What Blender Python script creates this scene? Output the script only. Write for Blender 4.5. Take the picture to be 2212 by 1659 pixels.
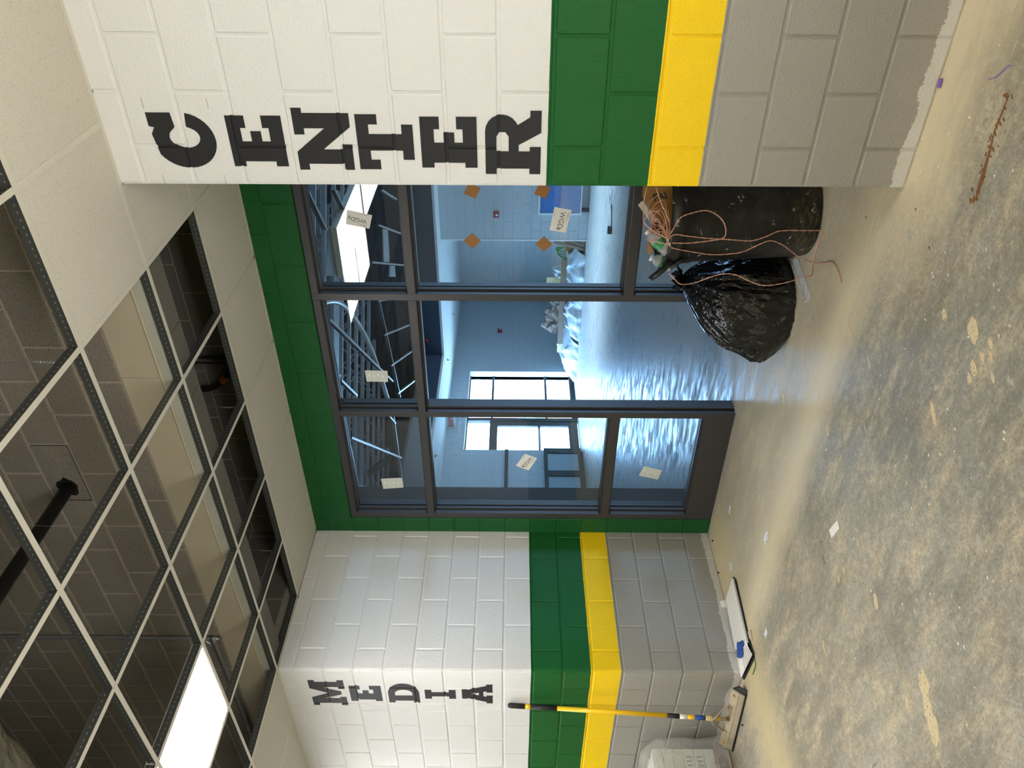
import bpy, bmesh, math, random
from mathutils import Vector, Matrix, noise, geometry
for o in list(bpy.data.objects): bpy.data.objects.remove(o)
S = bpy.context.scene
COL = S.collection
PI = math.pi
random.seed(7)

# ------------------------------------------------------------------ camera
F, YAW, PIT, ROL, H = 1647.06, -.6508, .0037, .0060, 1.5579
fw = Vector((math.sin(YAW)*math.cos(PIT), math.cos(YAW)*math.cos(PIT), math.sin(PIT)))
z2 = Vector((-math.sin(YAW)*math.sin(PIT), -math.cos(YAW)*math.sin(PIT), math.cos(PIT)))
r2 = Vector((math.cos(YAW), -math.sin(YAW), 0))
R3 = r2*math.cos(ROL) + z2*math.sin(ROL)
U3 = -r2*math.sin(ROL) + z2*math.cos(ROL)
cd = bpy.data.cameras.new('camera'); cam = bpy.data.objects.new('camera', cd); COL.objects.link(cam)
ax, ay, az = -U3, R3, -fw                      # the photograph was taken with the phone turned on its side
cam.matrix_world = Matrix(((ax.x, ay.x, az.x, 0), (ax.y, ay.y, az.y, 0), (ax.z, ay.z, az.z, H), (0, 0, 0, 1)))
cd.sensor_width = 36; cd.lens = 36*F/2212; cd.clip_start = .05; cd.clip_end = 200
S.camera = cam
EYE = Vector((0, 0, H))
def ray(x, y):
    return fw + R3*((1659-y-829.5)/F) + U3*(-(x-1106)/F)
def at(x, y, axis, val):                       # where the sight line of a photo pixel meets an axis plane
    d = ray(x, y); i = 'XYZ'.index(axis); t = (val-EYE[i])/d[i]
    return EYE + d*t
def dep(x, y, d): return EYE + ray(x, y)*d

# ------------------------------------------------------------------ world, lights, exposure
def lin(c):
    return tuple((v/12.92 if v <= .04045 else ((v+.055)/1.055)**2.4) for v in [q/255 for q in c])
w = bpy.data.worlds.new('daylight'); S.world = w; w.use_nodes = True
w.node_tree.nodes['Background'].inputs[0].default_value = (.35, .60, 1, 1)
w.node_tree.nodes['Background'].inputs[1].default_value = 21.0
S.view_settings.view_transform = 'Standard'; S.view_settings.look = 'None'
S.view_settings.gamma = 1; S.view_settings.use_curve_mapping = False
S.view_settings.exposure = .8
def area(name, loc, rot, sx, sy, power, col, portal=False):
    l = bpy.data.lights.new(name, 'AREA'); l.shape = 'RECTANGLE'; l.size = sx; l.size_y = sy
    l.energy = power; l.color = col
    if portal: l.cycles.is_portal = True
    o = bpy.data.objects.new(name, l); COL.objects.link(o); o.location = loc; o.rotation_euler = rot
    return o
area('window_portal', (-12.3, 14.75, 1.4), (0, -PI/2, 0), 2.8, 3.1, 1, (1, 1, 1), True)
area('side_window_portal', (5.1, 13.4, 1.5), (0, PI/2, 0), 2.4, 2.8, 1, (1, 1, 1), True)
LED_E = 20.0
area('bounce_fill', (.3, -.8, .25), (PI, 0, 0), 3.6, 1.2, 120, (1, .99, .975))  # added unseen fill behind the camera, stands for light bounced off the floor
area('tray_fill', (-3.5, 12.9, 3.9), (0, 0, 0), 12, 2.2, 190, (.52, .74, 1)).data.spread = 1.3  # added fill lamp up in the tray, stands for bounced daylight

# ------------------------------------------------------------------ materials
def nt(name):
    m = bpy.data.materials.new(name); m.use_nodes = True
    n = m.node_tree; b = n.nodes['Principled BSDF']
    return m, n, b
def N(n, t, **k):
    q = n.nodes.new(t)
    for a, v in k.items():
        if a.startswith('i_'):
            q.inputs[int(a[2:]) if a[2:].isdigit() else a[2:].replace('_', ' ')].default_value = v
        else: setattr(q, a, v)
    return q
def pos(n): return N(n, 'ShaderNodeNewGeometry').outputs['Position']
def noise_n(n, vec, sc, det=4, rough=.55):
    q = N(n, 'ShaderNodeTexNoise'); n.links.new(vec, q.inputs['Vector'])
    q.inputs['Scale'].default_value = sc; q.inputs['Detail'].default_value = det; q.inputs['Roughness'].default_value = rough
    return q.outputs['Fac']
def mathn(n, op, a, b=None, clamp=False):
    q = N(n, 'ShaderNodeMath', operation=op, use_clamp=clamp)
    for i, v in enumerate((a, b)):
        if v is None: continue
        if isinstance(v, (int, float)): q.inputs[i].default_value = v
        else: n.links.new(v, q.inputs[i])
    return q.outputs[0]
def mixc(n, f, a, b):
    q = N(n, 'ShaderNodeMix', data_type='RGBA')
    for i, v in ((0, f), (6, a), (7, b)):
        if isinstance(v, (int, float)): q.inputs[i].default_value = v
        elif isinstance(v, tuple): q.inputs[i].default_value = (*v[:3], 1)
        else: n.links.new(v, q.inputs[i])
    return q.outputs[2]
def ramp(n, f, stops, mode='LINEAR'):
    q = N(n, 'ShaderNodeValToRGB'); q.color_ramp.interpolation = mode
    e = q.color_ramp.elements
    while len(e) < len(stops): e.new(.5)
    for i, (p, c) in enumerate(stops):
        e[i].position = p; e[i].color = (*c[:3], 1) if isinstance(c, tuple) else (c, c, c, 1)
    n.links.new(f, q.inputs[0]); return q.outputs[0]
def bump(n, b, h, strength, dist=.002):
    q = N(n, 'ShaderNodeBump'); q.inputs['Strength'].default_value = strength; q.inputs['Distance'].default_value = dist
    n.links.new(h, q.inputs['Height']); n.links.new(q.outputs[0], b.inputs['Normal'])
def mat(name, rgb, rough=.5, metal=0, var=0, vs=6, bs=0, bst=.2, bd=.002, spec=.5, emit=0):
    m, n, b = nt(name); c = lin(rgb)
    b.inputs['Base Color'].default_value = (*c, 1); b.inputs['Roughness'].default_value = rough
    b.inputs['Metallic'].default_value = metal; b.inputs['Specular IOR Level'].default_value = spec
    p = pos(n)
    f = noise_n(n, p, vs)
    v = var or .06
    n.links.new(mixc(n, f, tuple(x*(1-v) for x in c), tuple(min(1, x*(1+v)) for x in c)), b.inputs['Base Color'])
    if bs: bump(n, b, noise_n(n, p, bs, 3), bst, bd)
    if emit:
        b.inputs['Emission Color'].default_value = (*c, 1); b.inputs['Emission Strength'].default_value = emit
    return m
C = .2032
WHITE, GREEN, YELLOW, GREY, PRIMER = lin((226, 225, 221)), lin((10, 92, 34)), lin((255, 214, 16)), lin((163, 160, 151)), lin((214, 211, 204))
def paint(name, bands=True, solid=None, primer=True, rough=.33):
    m, n, b = nt(name); p = pos(n)
    sx = N(n, 'ShaderNodeSeparateXYZ'); n.links.new(p, sx.inputs[0]); z = sx.outputs[2]
    if bands:
        wob = mathn(n, 'MULTIPLY', mathn(n, 'SUBTRACT', noise_n(n, p, 9, 3), .5), .006)
        zz = mathn(n, 'DIVIDE', mathn(n, 'ADD', z, wob), 4.0)
        col = ramp(n, zz, [(0, GREY), (4*C/4, YELLOW), (5*C/4, GREEN), (7*C/4, WHITE)], 'CONSTANT')
    else:
        rgb = N(n, 'ShaderNodeRGB'); rgb.outputs[0].default_value = (*solid, 1); col = rgb.outputs[0]
    f = noise_n(n, p, 2.5, 5)
    col = mixc(n, mathn(n, 'MULTIPLY', f, .12), col, mixc(n, .5, col, (.25, .23, .2)))
    if primer:
        j = mathn(n, 'ADD', mathn(n, 'MULTIPLY', noise_n(n, p, 5, 2), .07), mathn(n, 'MULTIPLY', noise_n(n, p, 55, 4, .7), .04))
        lim = mathn(n, 'LESS_THAN', z, mathn(n, 'ADD', j, .006))
        col = mixc(n, lim, col, PRIMER)
    n.links.new(col, b.inputs['Base Color'])
    b.inputs['Roughness'].default_value = rough; b.inputs['Specular IOR Level'].default_value = .22
    vo = N(n, 'ShaderNodeTexVoronoi'); n.links.new(p, vo.inputs['Vector']); vo.inputs['Scale'].default_value = 75
    pit = ramp(n, vo.outputs['Distance'], [(0, 0.0), (.16, 1.0)])
    h = mathn(n, 'ADD', noise_n(n, p, 130, 4, .6), mathn(n, 'MULTIPLY', pit, .35))
    bump(n, b, h, .8, .0042)
    return m
M = {}
M['band'] = paint('painted_block_bands')
M['green'] = paint('painted_block_green', False, lin((10, 84, 36)), False, .3)
M['roomgrey'] = paint('painted_block_room', False, lin((188, 192, 194)), False, .5)
def raw(name, base, dark):
    m, n, b = nt(name); p = pos(n)
    f = noise_n(n, p, 1.6, 5); g = noise_n(n, p, 170, 2)
    col = mixc(n, f, lin(base), lin(dark)); col = mixc(n, ramp(n, g, [(.36, 0.0), (.42, 1.0)]), tuple(x*.25 for x in lin(base)), col)
    n.links.new(col, b.inputs['Base Color']); b.inputs['Roughness'].default_value = .95
    bump(n, b, g, .8, .004); return m
M['raw'] = raw('bare_concrete_block', (144, 136, 122), (124, 116, 104))
M['lintel'] = mat('lintel_concrete', (182, 172, 148), .7, var=.14, vs=3, bs=40, bst=.15)
M['lintelband'] = mat('lintel_plate', (176, 176, 160), .6, var=.15, vs=4, bs=30, bst=.1)
M['mortar'] = mat('mortar', (168, 156, 138), .95, var=.15, vs=30, bs=160, bst=.4)
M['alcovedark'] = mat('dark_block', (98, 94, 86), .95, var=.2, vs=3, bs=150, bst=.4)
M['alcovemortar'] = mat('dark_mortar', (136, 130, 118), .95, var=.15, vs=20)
def concrete():
    m, n, b = nt('floor_concrete'); p = pos(n)
    sx = N(n, 'ShaderNodeSeparateXYZ'); n.links.new(p, sx.inputs[0])
    X, Y = sx.outputs[0], sx.outputs[1]
    tan, gr, dk, lt = lin((216, 200, 164)), lin((180, 174, 156)), lin((146, 139, 121)), lin((232, 221, 192))
    st = N(n, 'ShaderNodeMapping'); n.links.new(p, st.inputs[0]); st.inputs['Scale'].default_value = (1, 2.6, 1); st.inputs['Rotation'].default_value = (0, 0, .35)
    a = noise_n(n, p, .9, 6, .62); c2 = noise_n(n, st.outputs[0], 3.4, 7, .66); c3 = noise_n(n, p, 26, 5, .7)
    f1 = ramp(n, a, [(.42, 0.0), (.58, 1.0)])
    col = mixc(n, f1, dk, gr)
    col = mixc(n, ramp(n, c2, [(.46, 0.0), (.66, .8)]), col, tan)
    big = noise_n(n, st.outputs[0], 1.5, 8, .72)
    col = mixc(n, ramp(n, big, [(.36, .75), (.52, 0.0)]), col, lin((128, 124, 112)))
    col = mixc(n, ramp(n, c3, [(.35, .45), (.6, 0.0)]), col, tuple(x*.45 for x in dk))
    col = mixc(n, ramp(n, c3, [(.58, 0.0), (.75, .5)]), col, lt)
    c4 = noise_n(n, p, 85, 4, .7)
    col = mixc(n, ramp(n, c4, [(.36, .5), (.5, 0.0)]), col, lin((112, 106, 92)))
    col = mixc(n, ramp(n, c4, [(.58, 0.0), (.72, .45)]), col, lt)
    # dust swept against the block walls and along the control joint
    def nearline(v, c0, wid):
        d = mathn(n, 'ABSOLUTE', mathn(n, 'SUBTRACT', v, c0)); d = mathn(n, 'ADD', d, mathn(n, 'MULTIPLY', mathn(n, 'SUBTRACT', c2, .5), wid*1.6))
        return ramp(n, mathn(n, 'DIVIDE', d, wid), [(.15, .8), (1, 0.0)])
    col = mixc(n, nearline(Y, 3.08, .22), col, tan)
    inside = mathn(n, 'LESS_THAN', Y, 4.1)
    wallr = mathn(n, 'MULTIPLY', nearline(Y, 2.85, .36), ramp(n, mathn(n, 'ADD', mathn(n, 'MULTIPLY', X, .5), 1.2), [(.35, 0.0), (.62, 1.0)]))
    col = mixc(n, wallr, col, lin((224, 207, 168)))
    alc = mathn(n, 'MULTIPLY', ramp(n, mathn(n, 'ADD', mathn(n, 'DIVIDE', Y, 10), mathn(n, 'MULTIPLY', mathn(n, 'SUBTRACT', a, .5), .05)), [(.285, 0.0), (.312, .62), (.40, .45), (.45, 0.0)]), ramp(n, c2, [(.3, .6), (.6, 1.0)]))
    col = mixc(n, alc, col, lin((208, 196, 166)))
    walll = mathn(n, 'MULTIPLY', nearline(X, -4.5, .4), inside)
    col = mixc(n, walll, col, lin((206, 188, 142)))
    # pinhead paint spatter
    vo = N(n, 'ShaderNodeTexVoronoi'); n.links.new(p, vo.inputs['Vector']); vo.inputs['Scale'].default_value = 9
    sp = mathn(n, 'MULTIPLY', ramp(n, vo.outputs['Distance'], [(.035, .9), (.05, 0.0)]), ramp(n, noise_n(n, p, 1.3, 2), [(.5, 0.0), (.56, 1.0)]))
    col = mixc(n, sp, col, lin((236, 230, 214)))
    room = ramp(n, mathn(n, 'DIVIDE', Y, 10), [(.40, 0.0), (.47, 1.0)])
    rc = mixc(n, c2, lin((140, 144, 142)), lin((176, 178, 172)))
    col = mixc(n, room, col, rc)
    n.links.new(col, b.inputs['Base Color'])
    r = ramp(n, mathn(n, 'ADD', mathn(n, 'MULTIPLY', c2, .7), mathn(n, 'MULTIPLY', c3, .3)), [(.32, .24), (.66, .60)])
    r2_ = mathn(n, 'ADD', r, mathn(n, 'MULTIPLY', room, mathn(n, 'MULTIPLY', mathn(n, 'SUBTRACT', c2, .5), .9)), True)
    n.links.new(r2_, b.inputs['Roughness']); n.links.new(mathn(n, 'SUBTRACT', .5, mathn(n, 'MULTIPLY', room, .22)), b.inputs['Specular IOR Level'])
    vv = noise_n(n, p, 60, 3)
    bump(n, b, mathn(n, 'ADD', mathn(n, 'MULTIPLY', c2, 2.4), mathn(n, 'MULTIPLY', vv, .5)), .45, .004)
    return m
M['floor'] = concrete()
M['joint'] = mat('joint_dust', (222, 204, 164), .95, var=.2, vs=40)
def tilem():
    m, n, b = nt('mineral_tile'); p = pos(n)
    c = lin((206, 201, 186)); g = noise_n(n, p, 190, 2); f = noise_n(n, p, 400, 1)
    k = ramp(n, g, [(.33, 1.0), (.40, 0.0)])
    n.links.new(mixc(n, mathn(n, 'MULTIPLY', k, .38), mixc(n, f, c, tuple(x*.9 for x in c)), lin((120, 108, 86))), b.inputs['Base Color'])
    b.inputs['Roughness'].default_value = .95; bump(n, b, g, .4, .002); return m
M['tile'] = tilem()
M['teewhite'] = mat('white_enamel_steel', (206, 200, 184), .35, var=.04, vs=8)
def teeweb():
    m, n, b = nt('galvanised_slotted_steel')
    p = pos(n); sx = N(n, 'ShaderNodeSeparateXYZ'); n.links.new(p, sx.inputs[0])
    s = mathn(n, 'ADD', sx.outputs[0], sx.outputs[1])
    wv = mathn(n, 'SINE', mathn(n, 'MULTIPLY', s, 2*PI/.026))
    up = mathn(n, 'GREATER_THAN', sx.outputs[2], 3.166); dn = mathn(n, 'LESS_THAN', sx.outputs[2], 3.171)
    k = mathn(n, 'MULTIPLY', mathn(n, 'GREATER_THAN', wv, .62), mathn(n, 'MULTIPLY', up, dn))
    n.links.new(mixc(n, k, lin((104, 106, 102)), lin((180, 180, 172))), b.inputs['Base Color'])
    b.inputs['Metallic'].default_value = .75; b.inputs['Roughness'].default_value = .45
    return m
M['teeweb'] = teeweb()
M['frame'] = mat('dark_bronze_aluminium', (62, 60, 60), .45, .1, var=.05, vs=3, spec=.5)
M['gasket'] = mat('gasket_and_shade_black', (16, 17, 18), .6)  # gasket black, also the painted shade of the wall return and pipe hole
def glassm(name, tint=(.93, .97, .97), dirt=.006):
    m = bpy.data.materials.new(name); m.use_nodes = True; n = m.node_tree; n.nodes.clear()
    o = N(n, 'ShaderNodeOutputMaterial'); t = N(n, 'ShaderNodeBsdfTransparent'); t.inputs[0].default_value = (*tint, 1)
    g = N(n, 'ShaderNodeBsdfGlossy'); g.inputs['Roughness'].default_value = .01
    fr = N(n, 'ShaderNodeFresnel'); bf = N(n, 'ShaderNodeNewGeometry').outputs['Backfacing']
    ior = N(n, 'ShaderNodeMix'); ior.inputs[2].default_value = 1.42; ior.inputs[3].default_value = 1/1.42; n.links.new(bf, ior.inputs[0]); n.links.new(ior.outputs[0], fr.inputs[0])
    mx = N(n, 'ShaderNodeMixShader'); n.links.new(fr.outputs[0], mx.inputs[0]); n.links.new(t.outputs[0], mx.inputs[1]); n.links.new(g.outputs[0], mx.inputs[2])
    df = N(n, 'ShaderNodeBsdfDiffuse'); df.inputs[0].default_value = (.8, .8, .8, 1)
    p = pos(n); k = ramp(n, noise_n(n, p, 14, 6, .75), [(.60, 0.0), (.70, .35)])
    k2 = mathn(n, 'ADD', mathn(n, 'MULTIPLY', mathn(n, 'MULTIPLY', k, ramp(n, noise_n(n, p, 60, 2), [(.5, 0.0), (.6, 1.0)])), .5), dirt)
    m2 = N(n, 'ShaderNodeMixShader'); n.links.new(k2, m2.inputs[0]); n.links.new(mx.outputs[0], m2.inputs[1]); n.links.new(df.outputs[0], m2.inputs[2])
    n.links.new(m2.outputs[0], o.inputs[0]); return m
M['glass'] = glassm('window_glass')
def plastic(name, a=.35, col=(.85, .9, .92), rough=.15):
    m = bpy.data.materials.new(name); m.use_nodes = True; n = m.node_tree; n.nodes.clear()
    o = N(n, 'ShaderNodeOutputMaterial'); t = N(n, 'ShaderNodeBsdfTransparent')
    p_ = N(n, 'ShaderNodeBsdfPrincipled'); p_.inputs['Base Color'].default_value = (*col, 1); p_.inputs['Roughness'].default_value = rough
    f = noise_n(n, pos(n), 18, 4)
    k = mathn(n, 'ADD', mathn(n, 'MULTIPLY', f, .2), a-.1, True)
    bq = N(n, 'ShaderNodeBump'); n.links.new(f, bq.inputs['Height']); bq.inputs['Distance'].default_value = .02; n.links.new(bq.outputs[0], p_.inputs['Normal'])
    mx = N(n, 'ShaderNodeMixShader'); n.links.new(k, mx.inputs[0]); n.links.new(t.outputs[0], mx.inputs[1]); n.links.new(p_.outputs[0], mx.inputs[2])
    n.links.new(mx.outputs[0], o.inputs[0]); return m
M['film'] = plastic('clear_plastic_film', .38)
M['filmthin'] = plastic('thin_stretch_film', .3, (.8, .78, .72), .25)
M['filmdense'] = plastic('milky_plastic_film', .8, (.48, .53, .56), .35)
M['pet'] = plastic('clear_bottle_plastic', .3, (.9, .92, .9), .08)
M['petgreen'] = plastic('green_bottle_plastic', .75, (.03, .35, .12), .08)
def bagm():
    m, n, b = nt('black_polythene'); b.inputs['Base Color'].default_value = (.004, .004, .005, 1); b.inputs['Roughness'].default_value = .15
    p = pos(n); mp = N(n, 'ShaderNodeMapping'); n.links.new(p, mp.inputs[0]); mp.inputs['Scale'].default_value = (1, 1, .16)
    f = noise_n(n, mp.outputs[0], 38, 3, .55); f2 = noise_n(n, p, 12, 3)
    n.links.new(mixc(n, f2, (.003, .003, .004), (.007, .007, .008)), b.inputs['Base Color'])
    bump(n, b, mathn(n, 'ADD', f, f2), 1.0, .011); return m
M['bag'] = bagm()
def canm():
    m, n, b = nt('scuffed_black_plastic'); p = pos(n)
    g = noise_n(n, p, 22, 5, .7); d = noise_n(n, p, 5, 4)
    sx = N(n, 'ShaderNodeSeparateXYZ'); n.links.new(p, sx.inputs[0])
    low = ramp(n, sx.outputs[2], [(0.0, .9), (.2, 0.0)])
    mp = N(n, 'ShaderNodeMapping'); n.links.new(p, mp.inputs[0]); mp.inputs['Scale'].default_value = (5, 5, 22)
    s = noise_n(n, mp.outputs[0], 4, 3)
    k = mathn(n, 'MULTIPLY', mathn(n, 'MULTIPLY', ramp(n, s, [(.46, 0.0), (.6, .6)]), low), ramp(n, g, [(.4, .2), (.6, 1.0)]))
    col = mixc(n, ramp(n, d, [(.52, 0.0), (.7, .35)]), lin((15, 15, 15)), lin((84, 84, 84)))
    col = mixc(n, k, col, lin((150, 128, 88)))
    col = mixc(n, ramp(n, g, [(.63, 0.0), (.655, .8)]), col, lin((190, 186, 176)))
    n.links.new(col, b.inputs['Base Color']); b.inputs['Roughness'].default_value = .42; bump(n, b, g, .25, .003); return m
M['can'] = canm()
M['black'] = mat('black_rubber', (20, 20, 20), .45, bs=60, bst=.2)
M['blackpipe'] = mat('black_steel_pipe', (26, 25, 24), .5, .2)
M['letter'] = mat('black_letter_paint', (27, 27, 29), .6, var=.25, vs=40, bs=120, bst=.5)
M['copper'] = mat('copper_wire', (226, 172, 148), .38, .35, var=.15, vs=50)
M['card'] = mat('brown_cardboard', (150, 112, 66), .85, var=.1, vs=8)
M['cardlight'] = mat('pale_cardboard', (186, 168, 140), .85, var=.1, vs=8)
M['cork'] = mat('cork_pad', (158, 110, 60), .9, var=.25, vs=90)
M['yellow'] = mat('yellow_enamel', (250, 200, 26), .3, var=.05, vs=8)
M['yellowdusty'] = mat('dusty_yellow', (206, 176, 96), .6, var=.2, vs=20)
M['grip'] = mat('black_grip', (28, 28, 29), .6, bs=90, bst=.4)
M['dustmetal'] = mat('dusty_aluminium', (176, 164, 138), .55, .3, var=.25, vs=22)
M['rust'] = mat('rusty_bolt', (190, 140, 84), .8, var=.3, vs=60)
M['paper'] = mat('white_paper', (232, 228, 218), .8, var=.04)
M['label'] = mat('glass_sticker', (228, 226, 218), .7, var=.05, vs=40)
M['labelback'] = mat('sticker_adhesive_side', (204, 208, 198), .6, var=.1, vs=25)
M['ink'] = mat('printed_grey_ink', (128, 124, 116), .8)
M['inkdark'] = mat('printed_black_ink', (40, 40, 42), .8)
M['bluerag'] = mat('blue_rag', (48, 84, 160), .9, var=.3, vs=60)
M['greenwire'] = mat('green_wire', (44, 130, 76), .5)
M['wood'] = mat('weathered_wood', (112, 82, 54), .8, var=.35, vs=14, bs=60, bst=.3)
M['pine'] = mat('pale_timber', (196, 174, 132), .8, var=.15, vs=12)
M['red'] = mat('red_alarm_plastic', (150, 22, 28), .4)
M['redletter'] = mat('red_sign_letters', (220, 40, 40), .5)
M['signwhite'] = mat('white_sign_plastic', (226, 228, 228), .5)
M['fasciashade'] = mat('shaded_fascia', (64, 72, 84), .8, var=.06, vs=2)  # dark tone carries the shade on faces turned from the window
M['gyp'] = mat('white_gypsum_ceiling', (220, 220, 216), .85, var=.03)
M['duct'] = mat('galvanised_duct', (168, 172, 174), .38, .8, var=.2, vs=6)
M['joist'] = mat('grey_steel_joist', (190, 194, 198), .5, .2, var=.2, vs=5)
M['deck'] = mat('roof_deck', (74, 76, 78), .8, var=.15, vs=2)
M['foil'] = mat('duct_insulation_wrap', (176, 168, 148), .35, .4, var=.3, vs=9, bs=14, bst=.9, bd=.03)
M['conduit'] = mat('grey_conduit', (150, 150, 148), .4, .6)
M['orange'] = mat('orange_tag', (190, 96, 44), .6)
M['bluefilm'] = mat('blue_protective_film', (66, 112, 176), .35, var=.2, vs=5)
M['bluefilmgrey'] = mat('grey_blue_film', (128, 140, 172), .4, var=.12, vs=8)
M['steelframe'] = mat('dark_steel_frame', (58, 62, 66), .5, .3)
M['greypanel'] = mat('pale_grey_panel', (150, 160, 166), .5)
M['brownplank'] = mat('brown_plank', (118, 100, 84), .8, var=.2, vs=9)
M['asphalt'] = mat('outside_concrete', (190, 190, 184), .9)
M['screw'] = mat('bright_sprinkler', (210, 210, 206), .3, .8)
M['purple'] = mat('purple_chalk', (132, 98, 176), .9)
def emis(name, col, s):
    m = bpy.data.materials.new(name); m.use_nodes = True; n = m.node_tree; n.nodes.clear()
    o = N(n, 'ShaderNodeOutputMaterial'); e = N(n, 'ShaderNodeEmission'); e.inputs[0].default_value = (*col, 1); e.inputs[1].default_value = s
    n.links.new(e.outputs[0], o.inputs[0]); return m
M['led'] = emis('led_diffuser', (1, 1, 1), LED_E)
M['ledroom'] = emis('room_led_diffuser', (1, .98, .93), 1.1)

# ------------------------------------------------------------------ mesh helpers
def link(name, me, m=None, parent=None, loc=None):
    o = bpy.data.objects.new(name, me); COL.objects.link(o)
    if m is not None and me is not None and not me.materials: me.materials.append(M[m] if isinstance(m, str) else m)
    if parent is not None:
        o.parent = parent
        if loc is not None: o.location = Vector(loc)-parent.matrix_world.translation
        else: o.location = -parent.matrix_world.translation
    elif loc is not None: o.location = loc
    return o
class MB:
    def __init__(s): s.v = []; s.f = []; s.mi = []; s.cur = 0
    def face(s, idx): s.f.append(idx); s.mi.append(s.cur)
    def box(s, x0, x1, y0, y1, z0, z1):
        b = len(s.v)
        s.v += [(x0, y0, z0), (x1, y0, z0), (x1, y1, z0), (x0, y1, z0), (x0, y0, z1), (x1, y0, z1), (x1, y1, z1), (x0, y1, z1)]
        for q in ((0, 3, 2, 1), (4, 5, 6, 7), (0, 1, 5, 4), (1, 2, 6, 5), (2, 3, 7, 6), (3, 0, 4, 7)): s.face([b+i for i in q])
        return s
    def obox(s, a, b_, up, w_, h_):          # bar from a to b, w_ across, h_ along up
        a, b_ = Vector(a), Vector(b_); d = (b_-a).normalized(); up = Vector(up); sd = d.cross(up).normalized(); up = sd.cross(d).normalized()
        k = len(s.v)
        for e in (a, b_):
            for i, j in ((-1, -1), (1, -1), (1, 1), (-1, 1)): s.v.append(tuple(e+sd*i*w_/2+up*j*h_/2))
        for q in ((0, 3, 2, 1), (4, 5, 6, 7), (0, 1, 5, 4), (1, 2, 6, 5), (2, 3, 7, 6), (3, 0, 4, 7)): s.face([k+i for i in q])
        return s
    def tube(s, pts, r, seg=8, cap=True):
        pts = [Vector(p) for p in pts]; n = len(pts); k = len(s.v)
        up = None
        for i, p in enumerate(pts):
            d = (pts[min(i+1, n-1)]-pts[max(i-1, 0)]).normalized()
            if up is None: up = d.orthogonal().normalized()
            up = (up-d*up.dot(d)); up = up.normalized() if up.length > 1e-6 else d.orthogonal().normalized()
            sd = d.cross(up); rr = r[i] if isinstance(r, (list, tuple)) else r
            for j in range(seg):
                a = 2*PI*j/seg; s.v.append(tuple(p+up*math.cos(a)*rr+sd*math.sin(a)*rr))
        for i in range(n-1):
            for j in range(seg):
                a = k+i*seg+j; b = k+i*seg+(j+1) % seg; s.face([a, b, b+seg, a+seg])
        if cap:
            s.face([k+j for j in range(seg)][::-1]); s.face([k+(n-1)*seg+j for j in range(seg)])
        return s
    def lathe(s, prof, c=(0, 0), seg=40, a0=0, a1=2*PI):
        k = len(s.v); m_ = seg if a1-a0 >= 2*PI-1e-6 else seg+1
        for r, z in prof:
            for j in range(m_):
                a = a0+(a1-a0)*j/seg; s.v.append((c[0]+r*math.cos(a), c[1]+r*math.sin(a), z))
        for i in range(len(prof)-1):
            for j in range(seg):
                b = (j+1) % m_ ; s.face([k+i*m_+j, k+i*m_+b, k+(i+1)*m_+b, k+(i+1)*m_+j])
        return s
    def prism(s, poly, d):                    # 3-D outline pushed along d
        poly = [Vector(p) for p in poly]; d = Vector(d); k = len(s.v); n = len(poly)
        for p in poly: s.v.append(tuple(p))
        for p in poly: s.v.append(tuple(p+d))
        s.face([k+i for i in range(n)]); s.face([k+n+i for i in range(n)][::-1])
        for i in range(n): j = (i+1) % n; s.face([k+i, k+n+i, k+n+j, k+j])
        return s
    def mesh(s, name, mats=None, smooth=False):
        me = bpy.data.meshes.new(name); me.from_pydata(s.v, [], s.f); me.update()
        for m in (mats or []): me.materials.append(M[m])
        if mats and len(mats) > 1: me.polygons.foreach_set('material_index', s.mi)
        if smooth: me.polygons.foreach_set('use_smooth', [True]*len(me.polygons))
        bm = bmesh.new(); bm.from_mesh(me); bmesh.ops.recalc_face_normals(bm, faces=bm.faces); bm.to_mesh(me); bm.free()
        return me
    def build(s, name, m, parent=None, smooth=False, bevel=0):
        o = link(name, s.mesh(name, [m] if isinstance(m, str) else m, smooth), None, parent)
        if bevel:
            q = o.modifiers.new('edge', 'BEVEL'); q.width = bevel; q.segments = 2; q.limit_method = 'ANGLE'
        return o
def tag(o, label=None, cat=None, group=None, kind=None):
    if label: o['label'] = label
    if cat: o['category'] = cat
    if group: o['group'] = group
    if kind: o['kind'] = kind
    return o
def root(name, loc, label=None, cat=None, group=None, kind=None):
    o = bpy.data.objects.new(name, None); COL.objects.link(o); o.location = loc; o.empty_display_size = .1
    o.matrix_world = Matrix.Translation(loc)
    return tag(o, label, cat, group, kind)
def catmull(pts, sub=8):
    pts = [Vector(p) for p in pts]; P = [pts[0]*2-pts[1]]+pts+[pts[-1]*2-pts[-2]]; out = []
    for i in range(1, len(P)-2):
        for k in range(sub):
            t = k/sub; a, b, c, d = P[i-1], P[i], P[i+1], P[i+2]
            out.append(.5*((2*b)+(c-a)*t+(2*a-5*b+4*c-d)*t*t+(3*b-a-3*c+d)*t**3))
    out.append(pts[-1]); return out
def text_mesh(body, size, ext=0.0004, bold=0.0):
    cu = bpy.data.curves.new('t', 'FONT'); cu.body = body; cu.size = size; cu.align_x = 'CENTER'; cu.align_y = 'CENTER'; cu.extrude = ext; cu.offset = bold
    cu.resolution_u = 3
    o = bpy.data.objects.new('t', cu); COL.objects.link(o)
    bpy.context.view_layer.update()
    me = bpy.data.meshes.new_from_object(o.evaluated_get(bpy.context.evaluated_depsgraph_get()))
    bpy.data.objects.remove(o); return me

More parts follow.
